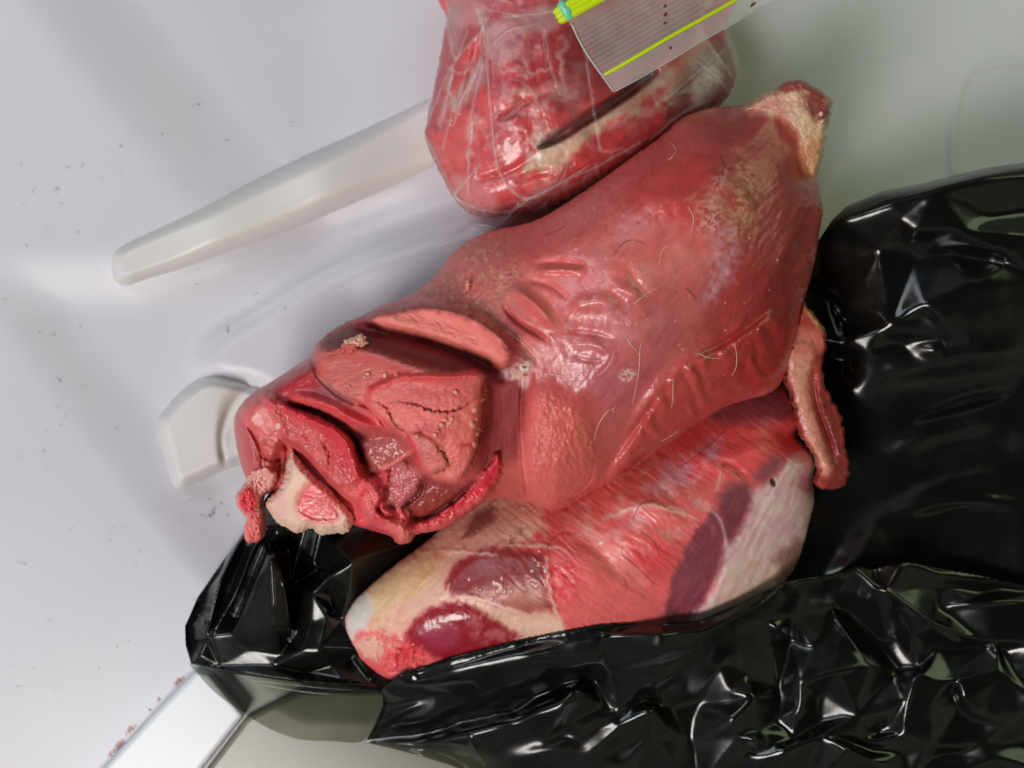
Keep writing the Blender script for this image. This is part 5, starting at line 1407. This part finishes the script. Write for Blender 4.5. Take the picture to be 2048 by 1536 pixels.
for off in (0, 9, 18):
    tube('zip_track', [on_strip(1130 + off * 0.55 + t * 24, 14 + off * 0.95 - t * 13.6, 0.8) for t in range(-1, 8)], [2.3] * 3, LIME, ZB, (206, 232, 20), 12, 5, 0.05, 5)
tube('zip_end', [on_strip(1118, 4, 1), on_strip(1132, 22, 1.4), on_strip(1142, 40, 1.0)], [2.0, 2.8, 2.2], AQUA, ZB, (120, 214, 170), 14, 6, 0.15, 4)
tube('strip_edge_weld', [on_strip(1144, 46, 0.4), on_strip(1152, 68, 0.4), on_strip(1175, 110, 0.4), on_strip(1205, 152, 0.4), on_strip(1228, 184, 0.4)], [0.55] * 3, SEAM, ZB, (230, 230, 230), 10, 6, 0.2, 3)
tube('strip_edge_weld', [on_strip(1228, 184, 0.3), on_strip(1300, 145, 0.3), on_strip(1400, 85, 0.3), on_strip(1530, 9, 0.3)], [0.3] * 3, SEAM, ZB, (230, 230, 230), 8, 8, 0.1, 3)

# ================================================================== scraps and stray hairs
def scrap(name, label, px, py, rx, ry, h, rgb, rgb2, seed, ang=0):
    z = up.sample(px, py)
    c, n = math.cos(math.radians(ang)), math.sin(math.radians(ang))
    out = []
    for i in range(26):
        a = i / 26 * 2 * math.pi
        k = 1 + 0.16 * math.sin(a * 2 + seed) + 0.12 * math.sin(a * 5 + seed * 2) + 0.10 * math.sin(a * 11)
        u, v = rx * k * math.cos(a), ry * k * math.sin(a)
        out.append((px + u * c - v * n, py + u * n + v * c))
    f = Field(out, 0.9, z + 1.0, z - 2, min(rx, ry) * 0.7, [(px, py, z + h), (px + rx, py, z + h * 0.8), (px, py + ry, z + h), (px - rx, py, z + h)], rgb, rough=0.5, rag=2.2, rags=5, seed=seed)
    f.paint([(px - rx, py), (px, py - 1), (px + rx * 0.6, py + ry * 0.2), (px + 2, py + ry * 1.6), (px - rx, py + ry * 1.5)], rgb2, 0.85, 5, 3, ws=6)
    f.rough_up([(px - 60, py - 60), (px + 60, py - 60), (px + 60, py + 60), (px - 60, py + 60)], 6, 1.6, 4, seed)
    o = f.build(name, FLESH)
    tag(o, label, 'meat scrap', 'loose scraps on the upper joint')
scrap('meat_scrap', 'larger pale and red scrap on the dark groove of the upper joint', 706, 690, 29, 17, 6, (232, 176, 152), (206, 62, 66), 3, -14)
scrap('meat_scrap', 'tiny pink scrap on the tan dry skin of the upper joint', 936, 572, 7, 11, 3.6, (230, 146, 132), (226, 130, 120), 5, 10)

def hair_mat(name, rgb):
    m, N, L, b = nodes_of(name)
    n = N.new('ShaderNodeTexNoise'); n.inputs['Scale'].default_value = 200
    r = N.new('ShaderNodeMapRange'); r.inputs[3].default_value = 0.8; r.inputs[4].default_value = 1.1
    L.new(n.outputs[0], r.inputs[0])
    v = N.new('ShaderNodeVectorMath'); v.operation = 'SCALE'; v.inputs[0].default_value = tuple(lin(rgb)); L.new(r.outputs[0], v.inputs['Scale'])
    L.new(v.outputs[0], b.inputs['Base Color'])
    b.inputs['Roughness'].default_value = 0.4
    return m
HP, HD = hair_mat('pale_hair', (246, 230, 206)), hair_mat('dark_hair', (58, 26, 22))
def hair(pts, field, mat, r, label, group):
    p = spline(pts, 4, closed=False)
    q = [(x, y, field.sample(x, y) + 0.35 + r) for x, y in p]
    o = tube('stray_hair', q, [r * 0.7, r, r * 0.5], mat, None, (240, 220, 190), 6, 2, 0.0, 5)
    tag(o, label, 'hair', group)
G1, G2, G3 = 'pale hairs on the upper joint', 'dark hairs on the upper joint', 'dark hairs on the lower joint'
for h, w_ in (([(1266, 609), (1290, 590), (1316, 573)], 'straight pale hair on the middle of the upper joint, highest above its vein stump'),
              ([(1250, 672), (1265, 692), (1280, 712)], 'short pale hair forming the left arm of a V on the upper joint'),
              ([(1282, 685), (1280, 700), (1278, 740), (1272, 775), (1264, 810)], 'long pale hair forming the upright stem of a V on the upper joint'),
              ([(1228, 700), (1222, 722), (1208, 742), (1192, 752)], 'curved pale hair between the V of hairs and the vein stump'),
              ([(1232, 814), (1212, 826), (1196, 852), (1188, 880)], 'bright curved hair at the right rim of the round cut muscle'),
              ([(1084, 746), (1110, 750), (1130, 755), (1165, 785)], 'thin pale hair running right from the vein stump'),
              ([(1346, 755), (1346, 790), (1343, 818)], 'upright pale hair on the wrinkled band of the upper joint'),
              ([(1285, 829), (1300, 827)], 'shortest pale hair, below the V of hairs on the upper joint'),
              ([(1396, 705), (1415, 715), (1442, 717)], 'sagging pale hair across the top of the wrinkled band'),
              ([(1469, 684), (1473, 710), (1472, 735), (1463, 752)], 'bent upright hair at the right end of the wrinkled band'),
              ([(1340, 285), (1352, 300), (1340, 318), (1334, 316)], 'small hooked pale hair near the zip bag on the upper joint'),
              ([(1375, 412), (1386, 430), (1386, 450), (1378, 476)], 'curved pale hair left of the tan dry patch'),
              ([(1420, 448), (1432, 428), (1452, 420)], 'curved pale hair touching the tan dry patch'),
              ([(1322, 883), (1345, 870), (1358, 860)], 'slanting pale hair at the lower edge of the wrinkled band'),
              ([(1010, 660), (1050, 690), (1085, 728)], 'long thin hair slanting down to the vein stump from upper left'),
              ([(1340, 492), (1325, 500), (1318, 530)], 'small curved pale hair in the middle of the upper joint, far from others'),
              ([(1562, 180), (1590, 178), (1620, 184)], 'pale hair lying across the shank end of the upper joint')):
    hair(h, up, HP, 0.125, w_, G1)
for h, w_ in (([(1090, 470), (1112, 462), (1132, 448), (1126, 436)], 'hooked dark hair below the zip bag on the upper joint'), ([(1228, 510), (1240, 492), (1262, 480), (1290, 488)], 'arched dark hair in the upper middle of the upper joint'),
              ([(1370, 575), (1385, 590), (1392, 600)], 'short dark hair in the middle of the upper joint, below the silvery patch'), ([(1440, 310), (1452, 335), (1470, 338)], 'short dark hair just above the tan dry patch')):
    hair(h, up, HD, 0.10, w_, G2)
for h, w_ in (([(1100, 1112), (1096, 1090), (1120, 1068), (1150, 1070), (1180, 1085)], 'dark hair arching over the upper dark muscle of the lower joint'), ([(1310, 1170), (1270, 1130), (1245, 1110), (1245, 1090)], 'long dark hair running down the middle of the lower joint'),
              ([(1265, 1040), (1280, 1010), (1310, 1000)], 'curved dark hair along the pale seam of the lower joint'), ([(1320, 1115), (1305, 1080), (1280, 1065)], 'short curved dark hair left of the purple patches'),
              ([(1360, 935), (1420, 890), (1455, 855)], 'straight dark hair where the two joints meet'), ([(1240, 1165), (1258, 1190)], 'shortest dark hair, low on the lower joint near the bag edge')):
    hair(h, ZLO, HD, 0.10, w_, G3)
hair([(1442, 940), (1438, 965), (1430, 985)], ZLO, HP, 0.16, 'single pale hair above the purple patches of the lower joint', None)
BLOOD = lim('dried_blood', (112, 40, 40), 0.3)
for x, y, l_ in ((1330, 12, 5), (1331, 29, 6), (1330, 46, 4), (1341, 96, 4), (1506, 9, 9)):
    tube('blood_speck', [on_strip(x - l_ * 0.6, y + l_ * 0.5, 0.25), on_strip(x, y, 0.3), on_strip(x + l_ * 0.6, y - l_ * 0.5, 0.25)], [0.4, 0.8, 0.4], BLOOD, ZB, (112, 40, 40), 10, 6, 0.2, 3, flat=0.3)
